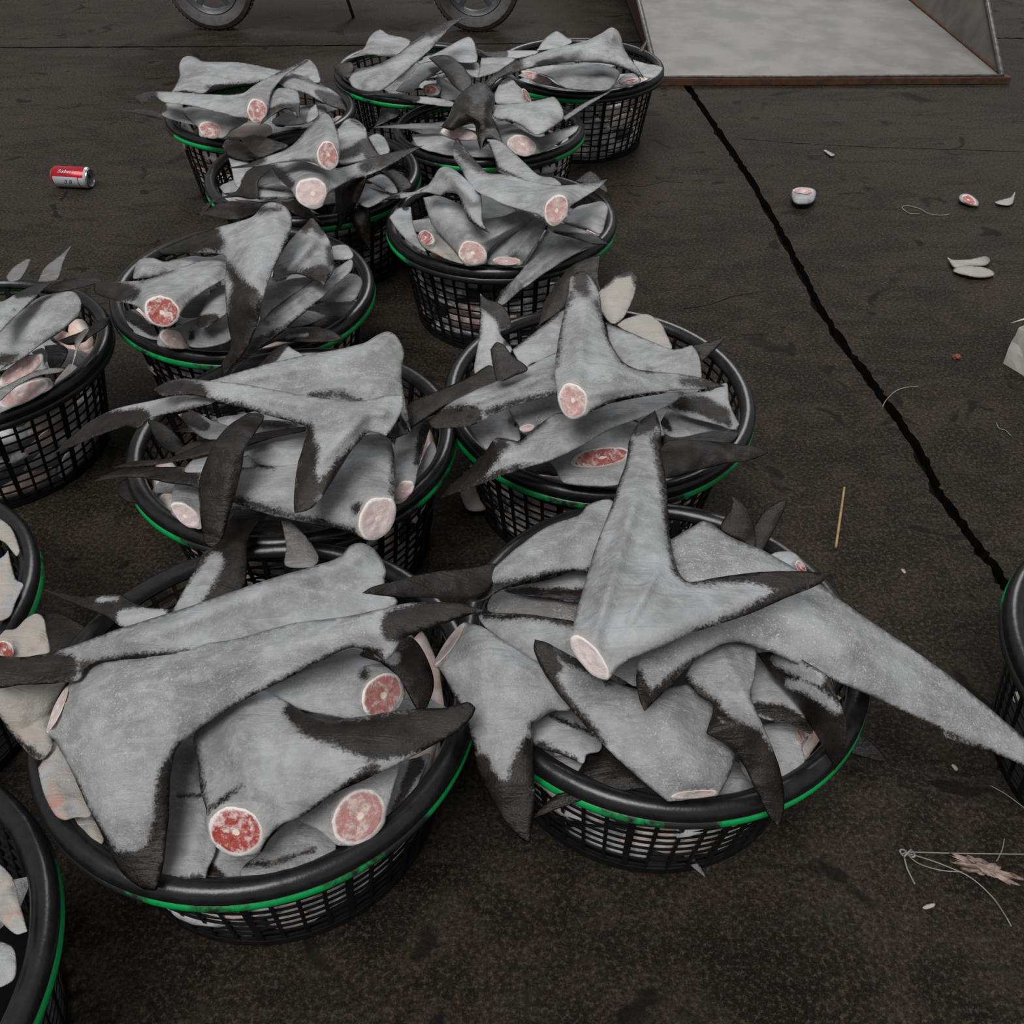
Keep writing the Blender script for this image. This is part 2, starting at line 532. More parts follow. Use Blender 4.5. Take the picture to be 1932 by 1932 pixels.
def fin(bk, label, fr, z, outline, dark='', light='', cut='', th=0.30, base='g', frost=0.35, ridge='', name='shark_fin', cat='fin', grp=None):
    global FIN_N
    FIN_N += 1
    seed = FIN_N * 7.31
    k = FR[fr][2]
    ox, oy, _ = FR[fr]
    O = smooth_outline(parse_pts(outline, fr))
    area = abs(0.5 * np.sum(O[:, 0] * np.roll(O[:, 1], -1) - O[:, 1] * np.roll(O[:, 0], -1)))
    h = float(np.clip(math.sqrt(area / 1700), 2.6, 8.0))
    O = resample(O, h)
    # slightly ragged cut outline
    O = O + np.array([(noise.noise((p[0] * .05, p[1] * .05, seed)) * .9, noise.noise((p[0] * .05, p[1] * .05, seed + 9)) * .9) for p in O]) * (h / 6)
    zf = zfield(z, fr)
    cuts = []
    for cs in [c for c in cut.split(';') if c.strip()]:
        v = list(map(float, cs.split(',')))
        cx, cy, a, b, ang = ox + v[0] * k, oy + v[1] * k, v[2] * k, v[3] * k, math.radians(v[4])
        t = math.radians(v[5]) if len(v) > 5 and v[5] else math.radians(52)
        red = v[6] if len(v) > 6 else .6
        pale = v[7] if len(v) > 7 else 0.0
        cuts.append((cx, cy, a, b, ang, t, red, pale))
    loops = [O]
    ovals = []
    for (cx, cy, a, b, ang, t, red, pale) in cuts:
        m = max(14, int(2 * PI * (a + b) / 2 / h))
        th_ = np.linspace(0, 2 * PI, m, endpoint=False)
        rr = 1 + 0.05 * np.array([noise.noise((math.cos(q) * 1.3, math.sin(q) * 1.3, seed)) for q in th_]) * 2
        ex, ey = a * np.cos(th_) * rr, b * np.sin(th_) * rr
        ov = np.stack([cx + ex * math.cos(ang) - ey * math.sin(ang), cy + ex * math.sin(ang) + ey * math.cos(ang)], 1)
        ovals.append(ov)
        loops.append(ov)
    allp = np.vstack(loops)
    x0, y0 = allp.min(0) - h
    x1, y1 = allp.max(0) + h
    gx, gy = np.meshgrid(np.arange(x0, x1, h), np.arange(y0, y1, h * .866))
    gx = gx + (np.arange(gx.shape[0])[:, None] % 2) * h / 2
    G = np.stack([gx.ravel(), gy.ravel()], 1)
    ins = inside(G[:, 0], G[:, 1], O)
    for ov in ovals: ins |= inside(G[:, 0], G[:, 1], ov)
    G = G[ins]
    keep = np.ones(len(G), bool)
    for lp in loops:
        D = np.full(len(G), 1e9)
        for c in range(0, len(lp), 64):
            D = np.minimum(D, np.linalg.norm(G[:, None] - lp[None, c:c + 64], axis=2).min(1))
        keep &= D > h * 0.55
    G = G[keep]
    V = [Vector(p) for p in np.vstack([G] + loops)]
    E = []
    off = len(G)
    for lp in loops:
        n_ = len(lp)
        E += [(off + i, off + (i + 1) % n_) for i in range(n_)]
        off += n_
    vo, eo, fo, *_ = delaunay_2d_cdt(V, E, [], 0, 1e-4)
    P = np.array([tuple(v) for v in vo])
    F = np.array([f for f in fo if len(f) == 3])
    cen = P[F].mean(1)
    kp = inside(cen[:, 0], cen[:, 1], O)
    for ov in ovals: kp |= inside(cen[:, 0], cen[:, 1], ov)
    F = F[kp]
    used = np.unique(F)
    remap = -np.ones(len(P), int); remap[used] = np.arange(len(used))
    P = P[used]; F = remap[F]
    n = len(P)
    # orientation: x right, y down in the photo -> world up-facing needs clockwise flip
    e1, e2 = P[F[:, 1]] - P[F[:, 0]], P[F[:, 2]] - P[F[:, 0]]
    crs = e1[:, 0] * e2[:, 1] - e1[:, 1] * e2[:, 0]
    F[crs > 0] = F[crs > 0][:, ::-1]
    ed = {}
    for f in F:
        for a_, b_ in ((f[0], f[1]), (f[1], f[2]), (f[2], f[0])):
            ed.setdefault((min(a_, b_), max(a_, b_)), []).append((a_, b_))
    ei = np.array([e[0] for e in ed]); ej = np.array([e[1] for e in ed])
    bedges = [v[0] for v in ed.values() if len(v) == 1]
    bnd = np.zeros(n, bool)
    for a_, b_ in bedges: bnd[a_] = bnd[b_] = True
    deg = np.bincount(ei, minlength=n) + np.bincount(ej, minlength=n)
    zm = zf(P)
    cxy = P.mean(0)
    s = depth(cxy[0], cxy[1], float(zm.mean())) / FPX
    wv = cg(ei, ej, n, bnd, np.zeros(n), np.full(n, 3.0 * h * h), np.zeros(n))
    wv = np.maximum(wv, 0)
    rw = np.sqrt(wv)
    infl = th * s * rw * np.sqrt(np.minimum(rw / (rw.max() + 1e-6) + .12, 1.0))
    # fleshy undulation + ridges
    und = np.array([noise.noise((p[0] * .012 * (700 / max(200, math.sqrt(area) * 2)), p[1] * .012 * (700 / max(200, math.sqrt(area) * 2)), seed)) for p in P])
    damp = np.clip(rw / (rw.max() + 1e-6) * 2, 0, 1)
    ztop = zm + infl + und * damp * s * min(9.0, rw.max() * 0.10)
    for rg in [r for r in ridge.split(';') if r.strip()]:
        v = list(map(float, rg.split(',')))
        d, _t = seg_d(P, np.array((ox + v[0] * k, oy + v[1] * k)), np.array((ox + v[2] * k, oy + v[3] * k)))
        ztop += np.exp(-(d / (v[4] * k))**2) * v[5] * .001 * damp
    zbot = zm - infl * 0.8
    cut_parts = []
    if cuts:
        fixed = np.zeros(n, bool)
        delta = np.zeros(n)
        ells = []
        for (cx, cy, a, b, ang, t, red, pale), ov in zip(cuts, ovals):
            ins_ = inside(P[:, 0], P[:, 1], ov)
            D = np.linalg.norm(P[:, None] - ov[None], axis=2).min(1)
            on = D < h * 0.35
            # outward horizontal direction from the fin towards its cut
            zc0 = float(zf(np.array([[cx, cy]]))[0])
            C = at(cx, cy, zc0 + 0.55 * min(a, b) * s)
            near = np.linalg.norm(P - (cx, cy), axis=1) < 4.5 * max(a, b)
            q = P[near].mean(0)
            Bc = at(q[0], q[1], zc0)
            out = Vector((C.x - Bc.x, C.y - Bc.y, 0))
            out.normalize()
            nn = out * math.sin(t) + Vector((0, 0, 1)) * math.cos(t)
            # keep the face turned towards where it is seen from
            ray = (C - Vector((0, 0, CAM_H))).normalized()
            if -nn.dot(ray) < 0.35:
                nn = (nn - ray * (0.35 + nn.dot(ray))).normalized()
            X = (P[:, 0] - 966) / FPX; Y = -(P[:, 1] - 966) / FPX
            dv = np.stack([X, SP * Y + CP, CP * Y - SP], 1)
            nv = np.array(nn)
            camv = np.array((0, 0, CAM_H))
            tt = ((np.array(C) - camv) @ nv) / (dv @ nv)
            pz = CAM_H + dv[:, 2] * tt
            fx = ins_ | on
            fixed |= fx
            delta[fx] = pz[fx] - ztop[fx]
            ells.append(min(a, b))
            cut_parts.append((C, nn, ov, cx, cy, red, pale))
        ell = min(ells) * 0.75
        dd = cg(ei, ej, n, fixed, np.full(n, 1.5 * h * h / ell**2), np.zeros(n), delta)
        ztop = ztop + dd
        zbot = zbot + np.minimum(dd, 0)
    zbot = np.minimum(zbot, ztop - 0.002)
    T = unproject(P, ztop)
    Bv = unproject(P, zbot)
    # verts: top all, bottom interior only
    bi = -np.ones(n, int)
    idx = np.where(~bnd)[0]
    bi[idx] = n + np.arange(len(idx))
    bi[bnd] = np.where(bnd)[0]
    W = np.vstack([T, Bv[idx]])
    FB = bi[F][:, ::-1]
    # a rim wall is not needed: top and bottom share the outline
    FB = FB[(FB[:, 0] != FB[:, 1]) & (FB[:, 1] != FB[:, 2])]
    allb = bnd[F].all(1)
    FB = FB[~allb]
    org = np.array(at(cxy[0], cxy[1], float(zm.mean())))
    me = bpy.data.meshes.new(name)
    faces = np.vstack([F, FB])
    me.from_pydata((W - org).tolist(), [], faces.tolist())
    me.update()
    me.polygons.foreach_set('use_smooth', [True] * len(me.polygons))
    me.materials.append(M_SKIN)
    soft = max(3.0, min(15.0, 0.11 * math.sqrt(area)))
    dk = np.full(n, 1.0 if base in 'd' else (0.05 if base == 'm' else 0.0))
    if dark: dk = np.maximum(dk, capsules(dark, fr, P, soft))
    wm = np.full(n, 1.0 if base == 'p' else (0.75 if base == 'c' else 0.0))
    if light: dk = np.minimum(dk, 1 - capsules(light, fr, P, soft))
    for (C, nn, ov, cx, cy, red, pale) in cut_parts:
        d = np.linalg.norm(P[:, None] - ov[None], axis=2).min(1)
        wm = np.maximum(wm, np.clip(1 - d / min(9.0, .12 * np.ptp(ov, axis=0).min() + 1), 0, 1) * .6)
        dk = dk * np.clip(d / 5.0, 0, 1)
    if base == 'p': wm = wm * np.clip(0.6 + und, 0, 1)
    colr = np.ones((len(W), 4))
    src = np.concatenate([np.arange(n), idx])
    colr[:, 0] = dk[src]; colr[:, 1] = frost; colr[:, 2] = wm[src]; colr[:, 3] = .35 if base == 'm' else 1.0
    ca = me.color_attributes.new('pig', 'FLOAT_COLOR', 'POINT')
    ca.data.foreach_set('color', colr.ravel())
    ob = bpy.data.objects.new(name, me)
    ob.location = org
    COL.objects.link(ob)
    inb = BNAME.get(bk)
    full = label + (', in the ' + inb if inb else '')
    if len(full.split()) > 16:
        full = ' '.join(w for w in full.split() if w not in ('the', 'a', 'its', 'an'))
    if len(full.split()) > 16: print('LONG', len(full.split()), full)
    tag(ob, full, cat, grp or ('shark fins heaped in the ' + inb if inb else None))
    for (C, nn, ov, cx, cy, red, pale) in cut_parts:
        nv = np.array(nn); camv = np.array((0, 0, CAM_H))
        R = 8
        vs_ = []; at_ = []
        rp = np.random.RandomState(FIN_N)
        c2 = np.array((cx, cy)) + (ov.mean(0) - np.array((cx, cy))) + rp.uniform(-.12, .12, 2) * np.ptp(ov, axis=0) / 2
        for r_ in range(R + 1):
            rr = r_ / R
            if r_ == 0: pp = np.array([c2])
            else: pp = c2 + (ov - c2) * rr * 1.01
            X = (pp[:, 0] - 966) / FPX; Y = -(pp[:, 1] - 966) / FPX
            dv = np.stack([X, SP * Y + CP, CP * Y - SP], 1)
            off_ = np.array([noise.noise((p[0] * .09, p[1] * .09, seed)) * .0016 for p in pp]) + (0.0030 if r_ < R else -0.0015) - 0.0012 * (1 - rr)
            tt = ((np.array(C) - camv) @ nv + off_) / (dv @ nv)
            w3 = camv + dv * tt[:, None]
            vs_ += list(w3 - org); at_ += [(rr, red, pale, 1)] * len(pp)
        m = len(ov)
        fs = [(0, 1 + i, 1 + (i + 1) % m) for i in range(m)]
        for r_ in range(1, R):
            o1, o2 = 1 + (r_ - 1) * m, 1 + r_ * m
            fs += [(o1 + i, o2 + i, o2 + (i + 1) % m, o1 + (i + 1) % m) for i in range(m)]
        bm = bmesh.new()
        bv = [bm.verts.new(v) for v in vs_]
        for f in fs: bm.faces.new([bv[i] for i in f])
        bmesh.ops.recalc_face_normals(bm, faces=bm.faces[:])
        bm.normal_update()
        if sum((f.normal.dot(nn) for f in bm.faces)) < 0:
            bmesh.ops.reverse_faces(bm, faces=bm.faces[:])
        cm = bpy.data.meshes.new('cut_face')
        bm.to_mesh(cm); bm.free()
        cm.materials.append(M_FLESH)
        cm.polygons.foreach_set('use_smooth', [True] * len(cm.polygons))
        cc = cm.color_attributes.new('cf', 'FLOAT_COLOR', 'POINT')
        cc.data.foreach_set('color', np.array(at_, float).ravel())
        co = bpy.data.objects.new('cut_face', cm)
        COL.objects.link(co)
        co.parent = ob
        co['label'] = 'pale cut end showing white cartilage' if pale > .5 else 'raw pink and red cut end'
    return ob
# ------------------------------------------------------------------ floor with its joints
def groove(pts, w0, w1, seed):
    L, R = [], []
    q = []
    for (x0, y0), (x1, y1) in zip(pts, pts[1:]):
        m = max(1, int(math.hypot(x1 - x0, y1 - y0) / 7))
        q += [(x0 + (x1 - x0) * i / m, y0 + (y1 - y0) * i / m) for i in range(m)]
    q.append(pts[-1])
    W = [at(x, y, 0) for x, y in q]
    for i, p in enumerate(W):
        d = (W[min(i + 1, len(W) - 1)] - W[max(i - 1, 0)]).normalized()
        n = Vector((-d.y, d.x, 0))
        f = i / (len(W) - 1)
        w = (w0 + (w1 - w0) * f) / 2
        L.append(p + n * w * (1 + .7 * noise.noise((i * .21, seed, 0)) + .7 * noise.noise((i * .9, seed, 1))))
        R.append(p - n * w * (1 + .7 * noise.noise((i * .21, seed, 5)) + .7 * noise.noise((i * .9, seed, 6))))
    return [(v.x, v.y) for v in L + R[::-1]]


G_ = [groove([(1262, 90), (1288, 150), (1350, 240), (1420, 345), (1478, 450), (1510, 510), (1545, 580), (1590, 650), (1640, 715), (1690, 785), (1730, 845), (1765, 920), (1810, 985), (1860, 1050), (1905, 1115), (1960, 1200), (2040, 1330)], .028, .022, 1),
      groove([(-900, 96), (-300, 92), (0, 90), (350, 88), (600, 86), (1000, 82), (1230, 79)], .014, .014, 2),
      groove([(1300, 77), (1900, 72), (2300, 70), (2900, 66)], .014, .014, 3),
      groove([(1400, 262), (1500, 270), (1650, 278), (1800, 282), (1932, 287), (2200, 292)], .004, .005, 4),
      groove([(1145, 352), (1180, 350), (1215, 352), (1250, 343), (1290, 345)], .003, .002, 5),
      groove([(1290, 583), (1340, 575), (1380, 560), (1450, 548)], .003, .002, 6)]
outer = [(-7, -1.0), (7, -1.0), (7, 9), (-7, 9)]
V = [Vector(p) for p in outer]
E_ = [(0, 1), (1, 2), (2, 3), (3, 0)]
for g in G_:
    o = len(V)
    V += [Vector(p) for p in g]
    E_ += [(o + i, o + (i + 1) % len(g)) for i in range(len(g))]
vo, eo, fo, *_ = delaunay_2d_cdt(V, E_, [], 0, 1e-5)
P = np.array([tuple(v) for v in vo]); F = [f for f in fo]
cen = np.array([P[list(f)].mean(0) for f in F])
ing = np.zeros(len(F), bool)
for g in G_: ing |= inside(cen[:, 0], cen[:, 1], np.array(g))
bm = bmesh.new()
tv = [bm.verts.new((p[0], p[1], 0)) for p in P]
low = {}
def lv(i):
    if i not in low: low[i] = bm.verts.new((P[i][0], P[i][1], -0.03))
    return low[i]
ec = {}
for f, gi in zip(F, ing):
    if gi: bm.faces.new([lv(i) for i in f]).material_index = 1
    else: bm.faces.new([tv[i] for i in f])
    for a, b in zip(f, list(f[1:]) + [f[0]]):
        ec.setdefault((min(a, b), max(a, b)), []).append(gi)
for (a, b), s_ in ec.items():
    if len(s_) == 2 and s_[0] != s_[1]:
        bm.faces.new((tv[a], tv[b], lv(b), lv(a))).material_index = 1
loose = [v for v in bm.verts if not v.link_faces]
bmesh.ops.delete(bm, geom=loose, context='VERTS')
flo = from_bm('floor', bm, M_FLOOR, smooth=False)
flo.data.materials.append(M_SILT)
if flo.data.polygons[0].normal.z < 0: flo.data.flip_normals()
tag(flo, 'dark wet stained concrete floor with expansion joints', kind='structure')

# ------------------------------------------------------------------ baskets
H_RIM = 0.26
BASK = {
 'A':(-0.356,0.794,0.303,-0.027,-0.019),'B':(0.215,0.895,0.299,-0.020,-0.020),'C':(-0.402,1.375,0.300,0.006,-0.013),
 'D':(-0.619,1.935,0.294,-0.045,0.028),'E':(-0.023,2.283,0.295,0.022,-0.003),'F':(-0.068,2.908,0.293,0.011,-0.028),
 'G':(0.237,3.508,0.298,-0.005,0.009),'J':(-0.800,3.063,0.297,-0.02,-0.010),'I':(-0.556,2.579,0.297,-0.016,0.042),
 'K':(-1.156,1.669,0.299,-0.043,-0.011),'N':(0.164,1.520,0.303,-0.029,0.046),'H':(-0.323,3.451,0.301,-0.034,0.012),
 'L':(-1.030,0.938,0.299,0.008,-0.023),'M':(-0.808,0.391,0.298,-0.009,-0.031),'O':(1.022,0.838,0.300,0.001,0.010)}
BLAB = {
 'A': 'round black mesh basket, the left one of the two large front ones',
 'B': 'round black mesh basket with a long frosted fin hanging out of it',
 'C': 'black mesh basket behind the front left one, under a long pale fin',
 'N': 'black mesh basket with an upright three-armed grey fin on its heap',
 'D': 'black green-edged basket in third row, whose top fin has a mottled pale centre',
 'E': 'black mesh basket with bright green band, in the third row on the right',
 'I': 'black mesh basket almost buried under two tails with round cut ends',
 'F': 'black mesh basket holding a shiny black humped fin',
 'J': 'black mesh basket at the back left, nearest to the red can',
 'H': 'black basket in the middle of the back row, in front of the scooter wheel',
 'G': 'tall-looking black mesh basket at the back right beside the steel scoop',
 'K': 'black mesh basket with green band cut off by the left edge at mid height',
 'L': 'black basket rim showing at the left edge below the mesh basket there',
 'M': 'black basket filling the bottom left corner, mostly outside the picture',
 'O': 'black green-edged basket peeking in at the right edge beside the floor joint'}


def wall_r(z):
    return 0.236 + (0.274 - 0.236) * (z / 0.25)


bm = bmesh.new()
prof = [(0.270, .246), (0.268, .252), (0.272, .259), (0.279, .264), (0.288, .265), (0.295, .261), (0.2995, .254), (0.300, .246), (0.297, .240), (0.291, .2385), (0.2905, .246), (0.285, .250), (0.276, .247)]
lathe(bm, prof, 128, True)
me_rim = bpy.data.meshes.new('rim'); bmesh.ops.recalc_face_normals(bm, faces=bm.faces[:]); bm.to_mesh(me_rim); bm.free()
bm = bmesh.new()
cr = [(0.2945 + .0070 * math.cos(a), .2350 + .0085 * math.sin(a)) for a in np.linspace(0, 2 * PI, 10, endpoint=False)]
lathe(bm, cr, 128, True)
me_band = bpy.data.meshes.new('green_band'); bmesh.ops.recalc_face_normals(bm, faces=bm.faces[:]); bm.to_mesh(me_band); bm.free()
bm = bmesh.new()
NR = 48
for k in range(NR):
    a = 2 * PI * k / NR
    wdt = 0.0052 if k % 4 == 0 else 0.0027
    prev = None
    zs = [0.0, .06, .12, .18, .25]
    ca, sa = math.cos(a), math.sin(a)
    for z in zs:
        r = wall_r(z)
        wz = wdt * (0.85 + .35 * z / .25)
        cur = []
        for dr, dt in ((0, -wz), (0, wz), (-.004, wz), (-.004, -wz)):
            cur.append(bm.verts.new(((r + dr) * ca - dt * sa, (r + dr) * sa + dt * ca, z)))
        if prev:
            for i in range(4):
                j = (i + 1) % 4
                bm.faces.new((prev[i], prev[j], cur[j], cur[i]))
        prev = cur
for i, z in enumerate(np.linspace(.022, .232, 11)):
    r = wall_r(z)
    hh = 0.0014
    lathe(bm, [(r - .0005, z - hh), (r - .0005, z + hh), (r - .0035, z + hh), (r - .0035, z - hh)], 96, True)
r = wall_r(0)
lathe(bm, [(r + .002, 0), (r + .003, .014), (r - .003, .014), (r - .003, 0)], 96, True)
me_wall = bpy.data.meshes.new('mesh_wall'); bmesh.ops.recalc_face_normals(bm, faces=bm.faces[:]); bm.to_mesh(me_wall); bm.free()
bm = bmesh.new()
r = wall_r(0) - .003
lathe(bm, [(0.002, .003), (0.002, .007), (r, .007), (r, .003)], 64, True)
me_bot = bpy.data.meshes.new('bottom'); bmesh.ops.recalc_face_normals(bm, faces=bm.faces[:]); bm.to_mesh(me_bot); bm.free()
for me, mt in ((me_rim, M_BLACK), (me_band, M_GREEN), (me_wall, M_LATTICE), (me_bot, M_LATTICE)):
    me.materials.append(mt)
for me in (me_rim, me_band):
    me.polygons.foreach_set('use_smooth', [True] * len(me.polygons))

ROTS = {'A': 1.1, 'B': .3, 'C': 2.3, 'D': 0.5, 'E': 1.9, 'N': 4.4, 'K': 3.2, 'G': 2.9, 'F': .9}
for k in BASK:
    cx, cy, R_, ax, ay = BASK[k]
    t = empty('mesh_basket', (cx, cy, 0))
    s = R_ / 0.30
    up = Vector((-ax * .8, -ay * .8, 1)).normalized()
    q = Vector((0, 0, 1)).rotation_difference(up)
    t.rotation_mode = 'QUATERNION'
    from mathutils import Quaternion
    t.rotation_quaternion = q @ Quaternion((0, 0, 1), ROTS.get(k, random.uniform(0, 6)))
    t.scale = (s, s, 1.0)
    # rest lowest point of the base on the floor
    t.location.z = 0.205 * math.hypot(ax, ay) * .8 * 0.5
    tag(t, BLAB[k], 'basket', 'round mesh baskets of shark fins')
    for nm, me in (('rim', me_rim), ('green_band', me_band), ('mesh_wall', me_wall), ('bottom', me_bot)):
        o = bpy.data.objects.new(nm, me)
        COL.objects.link(o)
        o.parent = t
        if nm == 'green_band': o['label'] = 'green plastic band under the black rim'

# ------------------------------------------------------------------ pieces packed inside, seen through the mesh
def piece_proto(seed, lx, ly, lz, tip):
    rs = random.Random(seed)
    bm = bmesh.new()
    bmesh.ops.create_icosphere(bm, subdivisions=3, radius=1)
    for v in bm.verts:
        x, y, z = v.co
        w = 1 - tip * max(0, x)
        b = .75 + .25 * noise.noise((x * 1.5, y * 1.5, z + seed))
        y2 = math.copysign(abs(y) ** .8, y); z2 = math.copysign(abs(z) ** .7, z)
        v.co = (x * lx * b, y2 * ly * w * b + .25 * ly * x * x, z2 * lz * (0.5 + .5 * w))
        if x < -.82: v.co.x = -.82 * lx * b
    me = bpy.data.meshes.new('fin_piece')
    bm.to_mesh(me); bm.free()
    me.materials.append(M_PIECE)
    me.polygons.foreach_set('use_smooth', [True] * len(me.polygons))
    return me


protos = [piece_proto(i * 3.3 + 1, .095 + .02 * (i % 3), .034 + .006 * (i % 2), .019 + .003 * (i % 3), .55 + .1 * (i % 4)) for i in range(6)]
rp = random.Random(11)
for k in ('A', 'B', 'C', 'D', 'E', 'F', 'G', 'I', 'J', 'K', 'N'):
    cx, cy, R_, ax, ay = BASK[k]
    to_cam = math.atan2(-cy, -cx)
    for li in range(5):
        z = .035 + li * .043
        r = wall_r(z) * R_ / .3
        nseg = 5 if li < 2 else 6
        for si in range(nseg):
            a = to_cam + (si - (nseg - 1) / 2) * (math.radians(200) / nseg) + rp.uniform(-.12, .12) + (li % 2) * .25
            me = rp.choice(protos)
            o = bpy.data.objects.new('fin_piece', me)
            COL.objects.link(o)
            rr = r - .027 - rp.uniform(0, .006)
            o.location = (cx + rr * math.cos(a), cy + rr * math.sin(a), z + rp.uniform(-.008, .008))
            o.rotation_euler = (rp.uniform(.5, 1.3), rp.uniform(-.18, .18), a - PI / 2 + (PI if rp.random() < .5 else 0))
            sc = rp.uniform(.8, 1.05)
            o.scale = (sc * .95, sc * .85, sc)
            tag(o, 'pinkish or grey fin piece behind the mesh wall of the ' + BNAME[k], 'fin piece', 'fin pieces packed inside the ' + BNAME[k])

# deeper layer of whole fins under the heap
def fan_proto(seed):
    rs = random.Random(seed)
    O = [(-.15, .02), (-.09, .05), (-.02, .055), (.05, .10), (.13, .13), (.07, .05), (.045, 0), (.06, -.05), (.12, -.12), (.02, -.085), (-.05, -.05), (-.15, -.03)]
    O = [(x * rs.uniform(.9, 1.1), y * rs.uniform(.9, 1.1)) for x, y in O]
    Q = smooth_outline([(x * 1000, y * 1000, i in (4, 8, 0, 11)) for i, (x, y) in enumerate(O)])
    Q = resample(Q, 9) / 1000
    gx, gy = np.meshgrid(np.arange(-.17, .16, .011), np.arange(-.15, .15, .011))
    G = np.stack([gx.ravel(), gy.ravel()], 1)
    G = G[inside(G[:, 0], G[:, 1], Q)]
    D = np.linalg.norm(G[:, None] - Q[None], axis=2).min(1)
    G = G[D > .006]; 
    V = [Vector(p) for p in np.vstack([G, Q])]
    o = len(G); m = len(Q)
    vo, eo, fo, *_ = delaunay_2d_cdt(V, [(o + i, o + (i + 1) % m) for i in range(m)], [], 1, 1e-6)
    P = np.array([tuple(v) for v in vo])
    D = np.linalg.norm(P[:, None] - Q[None], axis=2).min(1)
    zt = .016 * np.sqrt(np.clip(D / .04, 0, 1))
    W = np.vstack([np.column_stack([P, zt]), np.column_stack([P, -zt])])
    n = len(P)
    F = [tuple(f) for f in fo] + [tuple(i + n for i in f[::-1]) for f in fo]
    me = bpy.data.meshes.new('shark_fin')
    me.from_pydata(W.tolist(), [], F)
    me.polygons.foreach_set('use_smooth', [True] * len(me.polygons))
    me.materials.append(M_SKIN)
    c = np.ones((2 * n, 4))
    tipd = np.clip((P[:, 0] - .02) / .05, 0, 1)
    c[:, 0] = np.concatenate([tipd, tipd]); c[:, 1] = .3; c[:, 2] = 0
    ca = me.color_attributes.new('pig', 'FLOAT_COLOR', 'POINT')
    ca.data.foreach_set('color', c.ravel())
    return me


fans = [fan_proto(i) for i in range(3)]
for k in ('A', 'B', 'C', 'D', 'E', 'F', 'G', 'H', 'I', 'J', 'K', 'N', 'L', 'M', 'O'):
    cx, cy, R_, ax, ay = BASK[k]
    for i in range(5 if k in 'ABCKN' else 11 if k in 'LMO' else 7):
        o = bpy.data.objects.new('shark_fin', rp.choice(fans))
        COL.objects.link(o)
        a = i * 2 * PI / 6 + rp.uniform(-.3, .3)
        rr = .13 if i < 6 else (.06 if k in 'LMO' else 0.0)
        if k in 'ABCKN': a = math.atan2(-cy, -cx) + (i - 2) * 1.25
        o.location = (cx + rr * math.cos(a), cy + rr * math.sin(a), .205 + (.004 if k in 'LMO' else .007) * i + rp.uniform(-.008, .008))
        o.rotation_euler = (rp.uniform(-.15, .15), rp.uniform(-.15, .15), a + rp.uniform(-.6, .6) + (PI if i % 2 else PI / 2))
        o.scale = (.85, .85, 1)
        tag(o, 'grey and dark shark fin lying deep under the others in the ' + BNAME[k], 'fin', 'fins deep under the heap in the ' + BNAME[k])
# ------------------------------------------------------------------ the fins, one by one
# --- front left basket
fin('A', 'long pale fin with dark tip crossing the left picture edge', 'Z9', "0,640,.37 700,470,.40 1400,250,.39 1450,450,.37",
    "-60,590 100,588 250,555 400,500 600,435 800,370 1000,300 1200,240 1300,205 1345,160 1385,150 1425,167 1465,215 1482,262 1474,300 1500,345 1525,385 1400,440 1200,480 1000,525 860,562 740,578 700,577 560,592 380,610 330,640 300,680 200,692 80,697 -60,705",
    dark="-60,640,90 120,640,75 240,630,60;330,630,30 560,590,20 740,570,11;-40,580,8 400,500,5", ridge="1380,190,500,520,45,14;1420,330,800,480,70,-6", frost=.35, th=.34)
fin('A', 'biggest pale fin, its broad dark-tipped lobe pointing down', 'Z9', "230,790,.35 600,1480,.285 500,1000,.36 1000,600,.40 1500,480,.445 1850,410,.455",
    "265,690! 215,790 180,880! 215,920 260,1000 320,1130 400,1290 470,1420 555,1480 600,1487! 625,1400 648,1200 655,1040 680,940 750,875 850,805 1000,722 1200,622 1335,556 1400,560 1440,580 1478,602 1515,572 1545,520 1650,480 1780,435 1855,412! 1780,385 1680,378 1560,382 1470,403 1300,438 1150,455 1000,492 900,520 800,535 740,555 600,575 480,590 380,606 320,640",
    dark="1520,470,62 1650,430,60 1850,405,40;430,1390,60 540,1420,90 600,1370,70 600,1480,60;690,925,12 640,1020,28 625,1200,38 620,1340,60;850,805,13 1000,722,11 1200,622,15 1350,560,15 1440,580,30;265,1020,6 330,1160,9 420,1330,22", frost=.65, cut="222,790,98,17,-66,75,.25,.7", ridge="300,760,1400,470,60,10", th=.32)
fin('A', 'broad grey fin with dark arm and reddest round cut', 'Z9', "905,1255,.31 850,850,.34 1300,950,.36 1820,780,.37",
    "745,885 760,1000 770,1100 790,1180 790,1230 820,1310 910,1352 990,1342 1015,1300 1030,1280 1080,1232 1150,1205 1220,1160 1300,1100 1400,1055 1500,1015 1650,935 1750,880 1810,820 1825,785! 1800,762 1760,768 1700,783 1560,790 1400,815 1260,832 1180,810 1100,760 1000,715 900,720 820,790",
    dark="1110,790,25 1190,850,50 1300,880,50 1440,900,90 1560,880,85 1700,850,90 1820,780,70;1160,1200,7 1300,1110,12 1430,1020,30;752,930,6 765,1050,8 790,1190,10;790,1190,12 850,1140,10 925,1085,8", cut="903,1255,112,92,25,48,1,0", frost=.3, ridge="950,1100,900,850,45,9;1050,950,1080,1180,40,-6", th=.34)
fin('A', 'pale fin under the long arm, oval red cut facing right', 'Z9', "1000,740,.35 1460,735,.33",
    "960,745! 1100,670 1340,560 1425,590 1500,640 1545,690 1553,740 1520,795 1450,825 1370,832 1250,812 1100,780",
    dark="1400,655,20", cut="1466,735,92,74,-55,55,.55,0", frost=.5, th=.4)
fin('A', 'dark pointed fin end hanging beside the oval red cut', 'Z9', "1450,560,.36 1640,770,.30",
    "1380,580 1460,530 1540,505 1600,530 1650,620 1665,700 1640,782! 1600,790 1550,705 1480,620", base='d', light="1470,570,30 1510,590,25", frost=.6)
